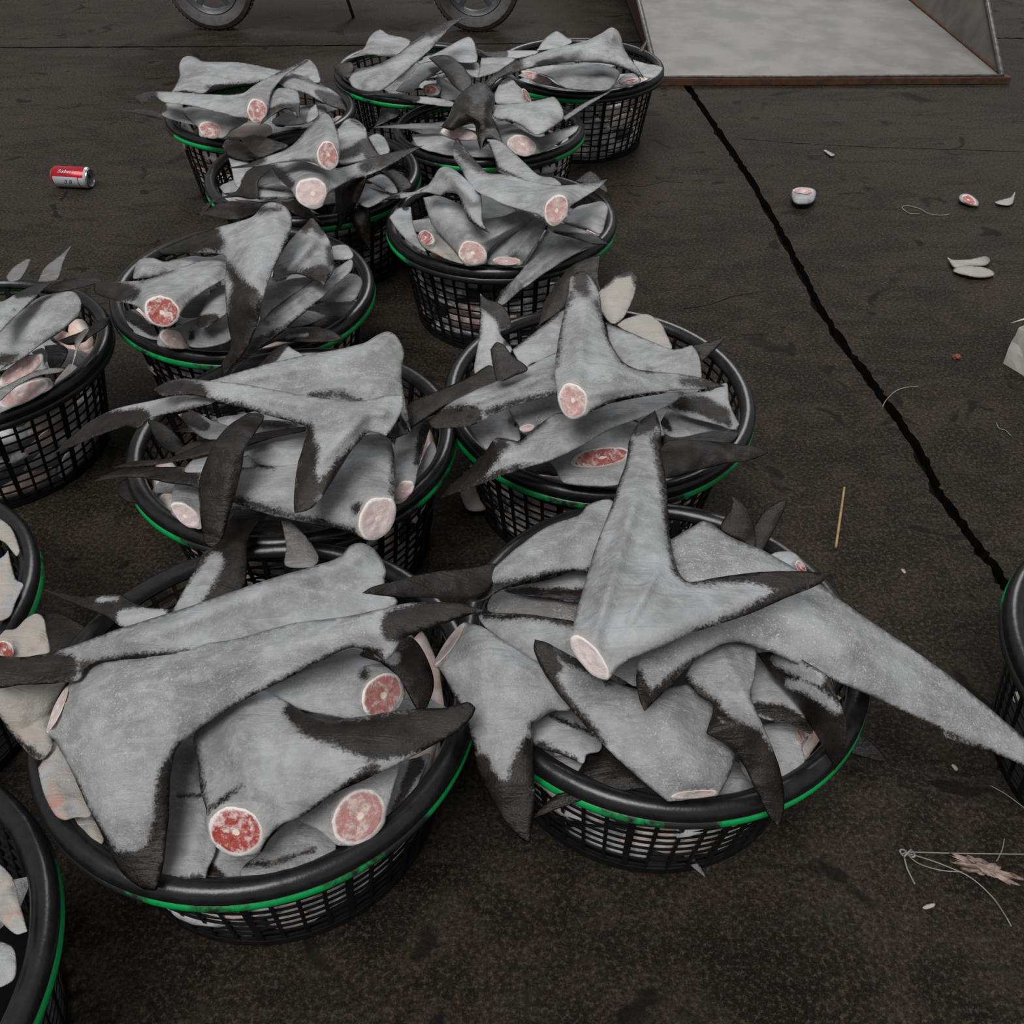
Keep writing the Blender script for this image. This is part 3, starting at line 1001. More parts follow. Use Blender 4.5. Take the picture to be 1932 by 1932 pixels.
fin('A', 'stubby fin with frosty pink cut resting on the rim', 'Z9', "1375,1200,.275 1480,1020,.29",
    "1140,1215! 1250,1130 1400,1060 1525,1000 1512,1080 1485,1180 1470,1240 1400,1300 1300,1312 1265,1290 1225,1255", cut="1375,1202,120,90,-52,50,.55,.15", frost=.5, th=.38)
fin('A', 'narrow grey fin squeezed against the inner right rim', 'Z9', "1550,1080,.24",
    "1525,1000 1600,975 1650,960 1620,1040 1580,1130 1480,1240 1450,1150", dark="1600,1000,30 1500,1210,10")
fin('A', 'grey fin with a pinkish lower edge under the bright red cut end', 'Z9', "1100,1330,.262",
    "1140,1205 1040,1280 1000,1340 940,1385 925,1430 1050,1450 1200,1385 1290,1325 1250,1255", dark="930,1385,12 1050,1380,12 1200,1330,8", light='', frost=.4)
fin('A', 'short grey fin between the two big lobes, upper one', 'Z9', "700,1000,.29", "680,900 760,870 775,960 782,1140 700,1150 640,1135 645,1000", dark="690,1120,8 770,1120,8")
fin('A', 'smooth grey fin standing between the two big lobes above the front rim', 'Z9', "700,1300,.27 700,1180,.285", "640,1120 700,1135 790,1140 800,1230 830,1320 800,1400 780,1445 620,1448 590,1300", dark="770,1440,20 640,1440,8")
fin('A', 'mottled grey fin piece right at the front rim below the red cut', 'Z9', "850,1390,.255", "820,1300 900,1340 1000,1345 1010,1400 940,1440 850,1450 780,1445 800,1380", dark="800,1400,25 860,1440,12", frost=.5)
fin('A', 'pink-tinged fin stump with a red left edge at the left rim', 'Z9', "250,1080,.285",
    "145,1015! 180,960 210,915 320,1080 350,1195 290,1205 250,1215 215,1200 170,1120", light='', base='p', frost=.6)
fin('A', 'small pinkish white fin stump below the pink-tinged one at the left rim', 'Z9', "320,1250,.265", "262,1205 340,1185 400,1280 370,1330 320,1310 275,1265", base='p')
fin('A', 'dark small fin inside the left rim beside the big lobe', 'Z9', "380,1330,.25", "340,1230 400,1260 450,1400 400,1400 340,1320", base='d')
fin('A', 'smooth cream-coloured fin leaning outside the left rim under the dark tip', 'Z9', "100,820,.30 30,700,.33",
    "-40,660 100,640 250,660 225,740 205,800 190,870 205,930 175,975! 145,985 100,950 40,880 0,820 -40,790", base='c', frost=.25, dark="-40,800,10 60,900,10 150,975,14", th=.42)
fin('A', 'cream and greenish white fin chunk above the dark tip at the left edge', 'Z9', "90,500,.35",
    "-30,530! 5,500 20,485 60,480 100,440 140,422 168,440 178,490 180,590 0,600 -30,580", base='c', cut="20,560,40,30,40,60,.9,0", frost=.2)
fin('A', 'thin wet dark fin pointing left across the back left rim', 'Z9', "150,330,.28 550,400,.30",
    "150,325! 240,345 320,355 400,345 455,345 500,372 560,398 650,405 640,430 480,475 400,430 300,392", base='d', light="480,440,35 560,440,40 620,425,20;380,370,8 450,365,8", frost=.3)
fin('A', 'very dark fin in shadow behind the cream chunk at the back left', 'Z9', "260,500,.25", "170,420! 240,425 330,475 380,530 340,580 170,570", base='d', frost=.1)

# --- front right basket
fin('B', 'huge smooth two-armed grey fin on top with pale cut', 'P', "1236,780,.41 1200,950,.45 1112,1240,.46 1300,1140,.46 1560,1085,.44",
    "1236,774! 1205,797 1188,830 1180,875 1168,909 1154,954 1126,1024 1108,1086 1087,1154 1079,1195 1077,1215 1082,1235 1100,1255 1125,1270 1147,1283! 1157,1272 1164,1260 1188,1244 1240,1223 1300,1197 1407,1161 1485,1128 1547,1102 1564,1083! 1523,1078 1433,1079 1355,1089 1303,1098 1285,1086 1274,1060 1264,1019 1261,965 1256,900 1247,852 1247,808",
    dark="1236,782,22 1222,800,18 1200,815,9;1188,835,5 1170,900,4 1150,960,4;1242,830,14 1252,900,9 1258,960,6 1264,1015,5 1278,1075,9 1300,1093,11 1350,1092,11 1420,1088,13 1480,1092,26 1560,1085,30;1310,1192,5 1400,1160,8 1460,1132,16 1500,1115,18",
    cut="1113,1240,53,21,50,58,.0,1", frost=.25, ridge="1115,1225,1195,950,16,12;1190,1170,1240,1080,9,7;1190,1200,1400,1140,26,4", th=.34)
fin('B', 'very long frosted fin stretching out beyond the picture edge', 'P', "1324,990,.37 1400,1150,.385 1216,1340,.41 1550,1200,.36 1750,1300,.27 1932,1430,.20",
    "1265,1018! 1290,1003 1324,983! 1345,988 1360,1001 1381,1014 1433,1035 1459,1049 1498,1071 1547,1102 1588,1133 1640,1170 1700,1210 1780,1266 1850,1322 1932,1391 1990,1440 1960,1455 1932,1445 1880,1423 1784,1391 1776,1375 1720,1350 1644,1314 1535,1267 1465,1235 1430,1222 1395,1212 1363,1215 1338,1228 1312,1244 1287,1270 1242,1317 1216,1343! 1206,1320 1200,1282 1204,1244 1215,1200 1255,1130 1275,1075 1268,1045",
    dark="1205,1270,8 1208,1300,18 1217,1335,22;1225,1325,14 1255,1295,12 1290,1262,9 1315,1243,5;1395,1215,2 1535,1270,3;1535,1270,3 1780,1380,5 1932,1450,8", frost=1.0, ridge="1320,1010,1600,1210,40,10;1600,1230,1900,1400,25,5", th=.34)
fin('B', 'pale fin draped over the left rim, its dark lobe hanging down outside', 'P', "850,1220,.33 950,1290,.34 1060,1320,.33 1000,1585,.25",
    "878,1174! 845,1215 819,1258! 831,1265 852,1304 865,1330 878,1370 891,1402 903,1459 929,1510 955,1554 986,1585 1001,1589! 1003,1562 1009,1510 1008,1459 1005,1397 1009,1368 1028,1350 1046,1342 1080,1337 1070,1300 1015,1250 945,1205 909,1182",
    dark="905,1440,20 920,1500,35 960,1530,60 1000,1580,40;1000,1410,20 990,1460,35;1008,1370,8 1045,1343,4;845,1295,4 870,1345,6 893,1415,10", light="948,1440,16 952,1462,8", cut="848,1216,50,9,-55,75,0,.8", frost=.5, ridge="880,1200,960,1260,40,8", th=.36)
fin('B', 'central frosted fin whose flat pale cut edge rests on the front rim', 'P', "1015,1215,.38 1100,1330,.355 1310,1497,.30 1340,1330,.33",
    "1009,1206! 1033,1213 1090,1244 1149,1280 1200,1300 1250,1300 1300,1290 1340,1300 1370,1350 1388,1400 1387,1428 1378,1459 1362,1490 1354,1502! 1310,1507 1260,1513! 1226,1485 1175,1441 1110,1376 1059,1316 1025,1267 1007,1226",
    dark="1012,1212,28 1028,1240,26 1040,1255,20;1050,1232,10 1100,1255,10 1150,1283,9;1028,1265,12 1055,1305,12 1090,1345,7 1140,1402,5", cut="1310,1499,47,8,-5,78,.1,.8", frost=.8, ridge="1310,1470,1240,1330,40,16", th=.36)
fin('B', 'grey fin with a long dark lobe crossing the front rim right of centre', 'P', "1380,1240,.36 1380,1370,.355 1470,1550,.27",
    "1352,1215! 1390,1205 1425,1212 1424,1278 1416,1311 1430,1347 1443,1376 1461,1420 1474,1459 1480,1510 1477,1541 1469,1558! 1456,1549 1440,1521 1422,1484 1407,1451 1386,1422 1365,1402 1332,1384! 1345,1332 1321,1314 1290,1280! 1311,1244",
    dark="1292,1283,8 1320,1308,10 1345,1332,14;1345,1350,12 1345,1375,25 1380,1395,26 1410,1410,35 1440,1450,35 1470,1550,40;1355,1345,10 1395,1370,8 1430,1385,10", frost=.6, ridge="1360,1230,1420,1330,12,6")
fin('B', 'curved dark brown fin with a cream patch hooked over the right rim', 'P', "1450,1250,.33 1570,1330,.35 1575,1450,.28",
    "1428,1232! 1480,1230 1562,1275 1578,1309 1591,1342 1597,1368 1596,1407 1588,1433 1575,1452! 1565,1433 1549,1402 1523,1360 1497,1321 1459,1277", base='d', light="1490,1290,9 1520,1295,12 1550,1315,10 1580,1340,8;1470,1245,12 1540,1280,14", frost=.3)
fin('B', 'grey fin with a dark lower band under the curved brown one', 'P', "1460,1320,.30",
    "1415,1222 1459,1270 1500,1318 1530,1360 1530,1385 1485,1362 1446,1358 1420,1340", dark="1430,1335,12 1470,1345,16 1520,1372,18")
fin('B', 'pale grey fin with a pink edge low inside the right rim', 'P', "1460,1420,.26",
    "1420,1375 1441,1366 1485,1363 1511,1378 1519,1394 1513,1410 1518,1438 1477,1472 1430,1485 1395,1440", frost=.5, cut="1508,1388,14,5,70,70,.8,0")
fin('B', 'smooth grey fin piece at rim beside flat pale cut', 'P', "1400,1480,.25", "1370,1435 1400,1442 1430,1475 1440,1492 1390,1506 1345,1502", frost=.2)
fin('B', 'small black twisted fin poking out over the front left rim', 'P', "1140,1440,.27 1000,1545,.23",
    "997,1547! 1030,1515 1064,1487 1085,1462 1100,1440 1108,1422! 1129,1425 1137,1405 1172,1437 1190,1452 1224,1482 1183,1492 1121,1502 1059,1524", base='d', frost=.1)
fin('B', 'dark grey fin under the left lobes, just inside the front left rim', 'P', "1070,1380,.28",
    "1009,1362 1041,1345 1085,1338 1123,1382 1136,1405 1130,1418 1108,1424 1100,1440 1059,1424 1008,1405", base='g', dark="1020,1415,16 1080,1440,12;1040,1350,3 1120,1385,4", frost=.15)
fin('B', 'tiny grey fin end in the gap behind the front left rim', 'P', "1070,1446,.25", "1038,1432 1064,1426 1102,1440 1085,1468 1060,1460", frost=.15)
fin('B', 'brownish grey fin with dark upper edge behind the central fin tip', 'P', "930,1180,.32 1080,1200,.34",
    "905,1160 981,1158 1040,1165 1090,1175 1120,1200 1110,1250 1060,1270 1015,1254 945,1207 912,1180", dark="915,1163,6 1000,1162,6 1085,1176,8", frost=.4)
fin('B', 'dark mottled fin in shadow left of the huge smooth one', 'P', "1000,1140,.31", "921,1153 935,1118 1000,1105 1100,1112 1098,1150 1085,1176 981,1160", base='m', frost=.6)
fin('B', 'grey fin curving up to the back rim, left of the huge smooth one', 'P', "1120,960,.36 870,1130,.345 1000,1060,.37",
    "1155,944 1131,944 1108,954 1092,972 1033,993 981,1029 935,1068 903,1097 872,1122 869,1131! 885,1135 911,1133 955,1109 1033,1086 1079,1076 1115,1080 1160,1050 1185,980",
    dark="876,1126,10 905,1122,12 950,1105,9 1033,1084,5 1110,1076,5", frost=.5, ridge="1110,980,900,1105,16,8", th=.36)
fin('B', 'slim dark brown lobe reaching left across to the front left heap', 'P', "690,1118,.465 935,1080,.36",
    "683,1119! 700,1108 738,1098 811,1080 885,1072 935,1064 935,1095 905,1125 868,1131 800,1128 737,1126", base='d', frost=.15)
fin('B', 'grey fin with thick dark lower edge in the back half', 'P', "1030,1110,.33", "953,1112 1033,1094 1085,1078 1115,1080 1105,1134 1033,1129 981,1123", dark="960,1118,10 1033,1121,13 1110,1124,14", frost=.3)
fin('B', 'dark leaf-shaped fin end standing up at the back rim', 'P', "1400,950,.34 1410,1020,.32", "1381,936! 1404,952 1420,985 1426,1030 1402,1022 1360,1000 1367,977 1379,959", base='d', frost=.6)
fin('B', 'slimmer dark fin end standing up right of the leaf-shaped one', 'P', "1482,945,.31 1430,1030,.31", "1483,942! 1482,957 1459,1003 1440,1037 1425,1034 1421,1000 1441,965 1469,947", base='d', frost=.6)
fin('B', 'small grey fin end with a bit of red showing behind the frosted one', 'P', "1490,1065,.31", "1452,1050 1480,1040 1500,1044 1513,1060 1522,1082 1510,1105 1460,1095", cut="1511,1070,15,8,60,60,1,0", frost=.4)
fin('B', 'narrow lavender grey fin strip visible beside the pale cut end', 'P', "1180,1262,.375", "1150,1262 1201,1236 1235,1245 1225,1285 1199,1295 1172,1280", frost=.2)
fin(None, 'dark fin end lying low on the floor right of the front right basket', 'P', "1630,1410,.03", "1595,1370 1625,1385 1660,1415 1674,1438! 1640,1432 1600,1416", base='d', frost=0, grp='fin scraps on the floor')
fin(None, 'thin sharp grey fin point sticking out under the front right basket', 'P', "1300,1625,.02", "1286,1606 1303,1612 1320,1632 1332,1656! 1305,1634", base='m', frost=.3, grp='fin scraps on the floor')

# --- second-row left basket
fin('C', 'long smooth grey fin across the back of the heap', 'Z7', "740,280,.41 1500,250,.40",
    "700,290! 900,230 1100,180 1300,142 1420,112 1480,74 1530,62 1572,90 1600,155 1592,215 1592,300 1620,440 1630,522! 1600,470 1560,420 1400,410 1300,385 1000,345 760,300",
    dark="1604,300,9 1625,500,14;1180,350,14 1300,345,18 1400,385,14", frost=.55, ridge="1500,120,850,275,40,12;1400,250,900,300,30,-4", th=.36)
fin('C', 'pale Y-shaped top fin with cream end and hanging dark lobe', 'Z7', "600,320,.43 1200,420,.44 1560,430,.44 1120,870,.42",
    "1592,352! 1598,400 1562,480 1520,537! 1440,520 1400,560 1350,620 1300,700 1250,780 1200,850 1150,880 1100,888! 1097,820 1112,680 1140,580 1160,502 1120,482 1000,450 900,420 800,395 700,365 600,350 500,355 455,325! 520,290 610,275 700,285 850,298 1000,325 1200,362 1350,380 1440,372 1520,352",
    dark="470,320,35 560,315,45 650,330,42 690,350,22;720,375,14 850,405,18 980,440,14 1130,488,14;1165,500,18 1170,600,38 1150,700,50 1160,780,60 1130,860,60;1420,525,9 1340,620,14 1290,690,26 1230,780,35", frost=.6, ridge="1500,430,1000,370,30,10;1400,460,1220,640,34,8", th=.36)
fin('C', 'dark arm with a paler middle reaching far left towards the edge basket', 'Z7', "20,600,.32 400,450,.38 700,370,.415",
    "5,615! 60,560 170,470 280,415 430,380 560,355 700,350 740,380 650,412 500,442 440,460 390,505 330,497 200,542 100,582", dark="5,600,60 200,500,70 400,460,50;440,470,14 600,425,12 700,400,10", frost=.2)
fin('C', 'wide pale fin with a large oval pink-white cut end at lower right', 'Z7', "200,740,.32 900,780,.345 1475,905,.34 1480,600,.36",
    "1540,560 1560,700 1555,830 1562,900 1530,970 1470,1012 1410,1000 1350,975 1200,940 1000,900 820,840 660,775 500,748 400,728 300,728 178,746! 260,705 350,680 500,678 700,676 850,680 1000,672 1140,650 1250,590 1360,545 1480,530",
    dark="180,740,50 350,710,60 550,720,50 640,740,42;700,770,25 840,825,18 1000,880,16 1200,925,14 1390,985,16;1560,560,9 1550,700,9 1545,810,8;1385,870,25;820,680,14 1000,675,10", cut="1476,910,108,78,-60,55,.12,.85", frost=.45, th=.38)
fin('C', 'upright dark brown fin bending down over the other pale ones', 'Z7', "900,440,.40 800,600,.425 730,1000,.33",
    "890,432! 962,445 925,520 875,600 862,680 832,800 802,900 772,1010 725,1042 690,1020 670,900 665,760 692,660 742,560 800,490", base='d', frost=.25)
fin('C', 'brown fin with a grey streak bridging the gap to the front left basket', 'Z7', "930,880,.29 600,1320,.33",
    "830,880 900,862 985,882 925,950 890,1020 885,1130 862,1240 700,1340 535,1350! 610,1210 680,1075 760,1020 790,940", base='d', light="740,1110,38 690,1190,48 600,1320,50", frost=.4)
fin('C', 'pale fin with an oval white-rimmed cut end low on the left side', 'Z7', "610,860,.30", "562,752 660,765 720,800 700,900 672,962 600,935 540,893 538,850", cut="607,898,82,40,42,52,.1,.8", frost=.2)
fin('C', 'plain grey fin in the middle under the hanging dark lobe', 'Z7', "1000,610,.345", "850,592! 920,555 1140,520 1200,560 1180,680 950,672 905,640", frost=.4)
fin('C', 'long thin black fin pointing left above the left rim', 'Z7', "300,675,.33 1100,510,.37", "268,682! 380,650 520,640 620,600 720,560 860,538 980,515 1150,495 1152,515 1000,548 860,592 700,625 520,662 380,678", base='d', frost=.2)
fin('C', 'grey fin partly hidden behind the upright dark brown one', 'Z7', "850,560,.34", "700,600 800,560 890,480 1000,465 1150,490 1140,560 900,625 700,700 600,700 630,650", dark="960,480,20 1100,490,12", frost=.4)
fin('C', 'small dark fin at the back left inside the rim', 'Z7', "500,530,.29", "425,458! 500,480 570,540 605,605 560,617 480,572", base='d', frost=.2)
fin('C', 'dark and grey fin bunch behind the upright brown fin', 'Z7', "690,480,.32", "570,440! 640,425 720,465 810,500 790,545 700,552 620,500", dark="620,450,40 690,490,25", frost=.5)
fin('C', 'brownish fin scrap under the long thin black one', 'Z7', "620,600,.31", "555,625 600,580 680,555 760,560 740,600 640,625", base='d', frost=.1)
fin('C', 'dark-sided grey fin with pale cut at inner right rim', 'Z7', "1620,680,.30", "1560,560 1600,500 1700,435 1742,430 1705,540 1665,680 1645,770 1600,835 1550,842 1548,700",
    dark="1715,460,28 1680,560,22 1655,660,12", cut="1597,785,55,36,-38,55,.2,.6", frost=.4)
fin('C', 'crumpled pale grey fin against the far right rim', 'Z7', "1700,660,.26", "1660,700 1700,600 1735,565 1752,640 1710,700 1650,765", frost=.5)
fin('C', 'small slate grey fin lobe standing on the two touching rims', 'Z7', "1120,1010,.31", "1040,922! 1080,925 1150,990 1200,1060 1212,1100 1180,1135 1060,1130 1062,1040", base='m', frost=.3)
fin('C', 'faint brown fin end hanging outside the left rim', 'Z7', "350,800,.25", "288,800! 300,755 345,738 380,800 440,840 520,885 480,900 400,850 330,832", base='d', frost=.1)
fin('C', 'grey-topped brown fin end peeping over the long smooth one at the back', 'Z7', "1040,180,.335", "930,220! 1000,150 1050,120 1095,142 1140,180 1010,225", dark="1050,125,22 960,200,40", frost=.4)
fin('C', 'dark fin filling the front of the basket under the oval pink-white cut', 'Z7', "1100,970,.26", "820,860 1000,895 1200,945 1400,995 1250,1010 1050,1012 900,1005 780,960", base='d', frost=.1)
fin('C', 'small black triangular fin tip below the cream end', 'Z7', "1570,520,.37", "1520,545! 1560,500 1575,470 1595,500 1620,525! 1560,548", base='d', frost=.3)
fin('C', 'dark lobe from the right-hand heap pointing left over this basket', 'Z7', "1640,480,.33", "1620,390! 1700,350 1800,330 1800,400 1740,440 1660,470 1620,520", base='d', frost=.2)

# --- second-row right basket
fin('N', 'upright three-armed grey fin on top with pink cut', 'Z8', "850,100,.42 810,740,.45 1000,600,.46 1560,665,.41",
    "790,125! 800,105 850,85 890,100 940,190 960,330 1000,450 1060,540 1130,580 1200,590 1300,600 1450,622 1582,667! 1500,680 1300,692 1100,716 1000,742 900,790 880,812 820,834 770,812 735,752 726,680 715,600 730,450 760,300 785,180",
    dark="840,95,45 850,160,40 870,190,25;800,200,12 760,320,6 735,450,7 725,560,6;925,240,12 965,360,10 1000,450,9 1060,545,10 1130,582,9 1200,592,8;1370,640,20 1450,650,22 1560,665,30", cut="809,741,92,75,72,52,.4,.15", frost=.55, ridge="820,720,860,250,45,10;900,700,1350,650,30,6", th=.34)
fin('N', 'long grey fin with a rounded dark tip reaching out over the left rim', 'Z8', "90,860,.37 450,680,.385 720,580,.39",
    "76,850! 100,880 200,880 300,865 450,790 600,742 720,702 760,640 740,500 600,558 500,610 350,670 200,742 110,812", dark="90,850,60 200,830,65 290,820,60 330,800,20;380,800,20 500,755,14 700,700,12", frost=.45, ridge="250,760,700,600,30,9")
fin('N', 'wide low grey fin with black pointed tip over rim', 'Z8', "140,1230,.29 420,1000,.35 900,880,.365 1300,740,.38",
    "135,1236! 200,1150 300,1060 370,990 420,930 540,945 650,852 740,800 850,815 1000,755 1200,715 1370,695 1310,755 1200,810 1000,885 850,972 700,1042 500,1102 300,1180",
    dark="150,1220,60 300,1110,60 400,990,50 450,960,30;300,1170,25 480,1090,18 600,1060,6;530,950,12 600,890,10 660,850,8", frost=.55, ridge="450,1020,1100,780,38,9")
fin('N', 'pale grey fin sloping up behind the upright one at its left', 'Z8', "640,450,.38", "498,482! 640,372 760,278 790,300 745,500 600,555 560,580 520,522", dark="500,480,8 640,375,5 760,280,5", frost=.45)
fin('N', 'small dark hooked fin end standing above the left grey arms', 'Z8', "430,500,.42", "390,480! 420,444 460,460 500,510 580,578 520,612 430,642 400,560", base='d', frost=.6)
fin('N', 'upright fin with a dark flat top standing at the back left rim', 'Z8', "400,230,.36 380,560,.35", "338,198! 380,230 440,250 480,300 492,370 440,400 500,480 450,545 400,602 310,602 328,440 335,330",
    dark="380,240,50 440,290,45 460,350,35;335,300,14 330,420,8;470,450,16", frost=.6)
fin('N', 'long dark brown fin lying across the left rim towards the next basket', 'Z8', "-20,820,.34 350,620,.37", "-70,800! 0,737 150,680 300,610 390,560 425,640 300,702 170,762 80,820 0,872 -60,885", base='d', frost=.25)
fin('N', 'big black leaf-shaped fin in shadow at the back of the heap', 'Z8', "850,80,.33 660,330,.31", "630,362! 660,250 720,150 800,60 880,20 945,8 935,120 945,185 880,110 800,140 780,250 700,322", base='d', frost=.15)
fin('N', 'cream leaf-shaped fin with a dark edge standing at the back', 'Z8', "1050,180,.35", "938,192! 1000,120 1060,90 1110,84 1132,120 1117,210 1072,310 1020,352 980,332 920,230", base='c', dark="960,165,12 1020,105,14 1110,90,18 1125,150,8", frost=.1)
fin('N', 'broad grey fin with a white folded end right of the upright one', 'Z8', "1050,420,.37 1410,520,.40", "975,345! 1100,395 1310,480 1410,458! 1442,500 1457,580 1450,630 1200,610 1080,580 1000,470", dark="985,350,8 1100,390,7 1220,435,5", frost=.35, ridge="1200,560,1420,480,25,8")
fin('N', 'small off-white fin stump behind the broad grey one', 'Z8', "1180,370,.345", "1030,350 1120,310 1190,303 1250,345 1280,400 1307,478 1200,445 1100,402", base='c', frost=.3)
fin('N', 'small dark fin tip crossing the right back rim', 'Z8', "1500,460,.30", "1415,462 1500,440 1582,414! 1530,482 1460,540 1440,500", base='d', frost=.3)
fin('N', 'white and black folded fin inside the right rim', 'Z8', "1480,760,.345", "1290,765 1360,705 1500,690 1585,650 1600,750 1652,862! 1620,887 1500,852 1380,822", dark="1330,750,30 1450,760,45 1560,810,45 1600,860,12", frost=.5)
fin('N', 'pale grey fin with a ragged edge below the white and black one', 'Z8', "1430,860,.32", "1250,850! 1290,790 1340,805 1450,832 1640,882 1500,897 1350,928 1280,912", dark="1270,850,25 1300,890,10", frost=.7)
fin('N', 'thick grey fin with a long red open cut at the front of the heap', 'Z8', "900,1040,.295", "690,1052! 850,960 1000,885 1130,850 1120,980 1080,1100 1040,1165 900,1175 760,1155 720,1092",
    cut="945,1027,155,48,-8,45,.95,0", frost=.5, th=.35)
fin('N', 'dark wing-like fin crossing the right front rim behind the huge smooth fin', 'Z8', "1250,1020,.35 1780,1005,.30", "1200,1030! 1230,1000 1300,940 1500,945 1650,962 1740,972 1802,1003! 1700,1045 1600,1056 1500,1080 1350,1118 1270,1132 1230,1060", base='d', frost=.5)
fin('N', 'small dark fin wedged at the front left rim', 'Z8', "650,1080,.26", "570,1085 700,1040 740,1060 730,1122 600,1095", base='d')
fin('N', 'rounded grey fin lying inside the left rim', 'Z8', "400,880,.31", "290,850 480,775 540,900 532,945 430,935 370,987 300,905", frost=.2, dark="520,860,10", th=.4)
fin('N', 'pale fin stump with a pinkish end below the long rounded-tip fin', 'Z8', "630,800,.33", "490,770 700,702 770,800 640,862 560,905 535,870", frost=.7, cut="575,880,38,20,-10,55,.2,.5")
fin('N', 'dark grey fin bed inside the right rim', 'Z8', "1450,980,.26", "1280,900 1500,880 1640,900 1600,960 1400,1060 1290,1040", base='d', frost=.4)

# --- third-row left basket
fin('D', 'large top fin with mottled pale centre and dark arms', 'Z4', "340,340,.36 870,250,.44 800,600,.42 690,960,.31",
    "320,342! 500,262 650,212 720,195 820,160 870,105 920,85 990,110 1022,170 1010,260 960,370 922,450 890,540 862,640 850,700 830,760 790,850 740,920 665,992! 655,930 705,840 690,720 678,600 675,480 680,420 672,368 600,352 480,352 350,362",
    dark="340,340,60 480,300,65 590,270,68 630,300,45;690,420,18 740,500,30 780,600,85 770,700,90 720,850,90 680,980,60;860,130,16 960,120,12;1010,250,8 900,540,12", frost=.45, ridge="920,150,820,450,50,8;850,200,760,420,30,5", th=.34)
fin('D', 'long grey fin running diagonally to the right rim with a dark lower edge', 'Z4', "800,850,.33 1280,450,.35", "700,985! 760,880 830,760 870,680 1000,580 1130,500 1230,445 1330,385 1335,440 1250,520 1150,610 1050,695 960,775 880,830 800,895",
    dark="1150,615,10 1000,735,14 900,800,30 800,850,45 720,960,40", frost=.35, ridge="900,700,1280,430,20,7")
fin('D', 'grey fin lying just above the diagonal one, under the hanging dark lobe', 'Z4', "1000,530,.345", "860,700 880,540 1000,490 1130,478 1100,520 1000,590 930,640", frost=.3)
fin('D', 'grey fin with dark peak on top and dark rounded lobe', 'Z4', "1110,200,.40 1180,460,.385", "920,482! 940,400 1010,290 1090,205 1130,170 1180,225 1225,300 1242,400 1238,450 1212,490 1190,517! 1130,490 1050,462",
    dark="1090,215,30 1130,185,35 1180,250,20;1040,470,15 1100,465,35 1180,460,50;1215,320,14 1225,400,20", frost=.4, ridge="1120,300,1000,430,35,10")
fin('D', 'grey fin with round blood-red cut and dark tip', 'Z4', "0,520,.34 345,650,.37 600,450,.37", "-5,500! 100,500 260,490 400,440 560,388 700,355 700,460 600,530 500,600 440,670 420,712 345,738 280,712 250,662 200,622 100,600 0,560",
    dark="0,530,60 100,550,60 190,560,42;240,495,8 400,440,6", cut="345,653,96,80,22,52,.95,0", frost=.35, ridge="380,600,640,420,35,9", th=.36)
fin('D', 'small fin with a white-rimmed oval cut end resting on the front rim', 'Z4', "405,790,.285", "322,800 345,755 400,742 450,765 480,800 492,842 420,852 330,835", cut="407,798,82,44,24,55,.25,.6", frost=.2)
fin('D', 'pale fin with a small dark blotch beside the white-rimmed cut', 'Z4', "600,760,.30", "400,742! 560,680 690,640 720,780 640,832 500,842 460,785", dark="500,765,14 500,790,14", frost=.3)
fin('D', 'grey fin with a rounded dark tip in the middle of the heap', 'Z4', "600,640,.34", "530,700! 560,640 600,560 680,520 690,650 640,700 560,748 530,735", dark="550,710,36 620,690,24", frost=.3)
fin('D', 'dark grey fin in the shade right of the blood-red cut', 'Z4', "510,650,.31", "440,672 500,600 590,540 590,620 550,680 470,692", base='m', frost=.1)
fin('D', 'whitish knobbly fin stump inside the back left rim', 'Z4', "400,420,.35", "200,450! 205,425 230,385 300,377 360,395 500,368 600,372 690,360 560,405 400,455 360,470 200,487", light='', base='g', frost=.6, th=.4, ridge="240,430,330,430,40,10")
fin('D', 'brownish cream fin end curled inside the right rim', 'Z4', "1290,530,.31", "1165,605! 1200,525 1280,467 1350,460 1392,500 1372,570 1340,602 1200,608", base='m', frost=.5)
fin('D', 'slim dark shiny fin lying outside the front right rim', 'Z4', "1000,780,.29", "905,812! 1000,752 1100,736 1210,745 1292,792! 1250,813 1100,817", base='d', light="1000,790,8 1100,775,8", frost=.2)
fin('D', 'dark fin in shadow below the curled cream end', 'Z4', "1170,680,.25", "1040,710 1160,615 1350,600 1310,680 1180,750", base='d')
fin('D', 'dark fin with a pale patch low at the left inner rim', 'Z4', "230,720,.27", "130,660! 210,648 300,740 335,805 200,765", dark="160,670,30 310,760,30", frost=.2)
fin('D', 'pale fin strip at the right back rim', 'Z4', "1270,350,.33", "1215,325 1300,308 1342,350 1335,382 1230,385", frost=.2)

# --- third-row right basket
fin('E', 'long curved grey fin on top with pink cut end', 'Z5', "565,60,.39 900,400,.42 1225,510,.43 1560,320,.40",
    "540,112! 568,35 620,100 740,240 770,268 900,278 1050,320 1200,350 1350,345 1500,320 1567,311! 1520,360 1400,440 1325,490 1302,560 1220,617 1155,580 1100,545 900,482 700,392 640,322 580,220 550,170",
    dark="560,60,45 600,130,30 660,180,30 720,235,28;560,180,10 600,260,9;740,262,7 900,278,5;1400,345,8 1560,318,14", cut="1225,512,106,76,-72,52,.25,.1", frost=.3, ridge="650,230,1150,450,50,8", th=.36)
fin('E', 'grey Y-shaped fin with thin dark arm over the rim', 'Z5', "70,450,.36 500,300,.42 780,660,.37", "60,452! 180,402 330,385 400,320 450,240 500,227 560,250 640,320 720,392 737,480 742,600 792,672! 700,622 640,572 600,470 572,410 500,400 460,420 350,397 200,440",
    dark="60,450,30 170,435,26;500,405,6 590,440,8 640,560,10 700,620,12 780,665,14;190,400,4 330,385,5", frost=.2, ridge="500,260,680,450,40,7")
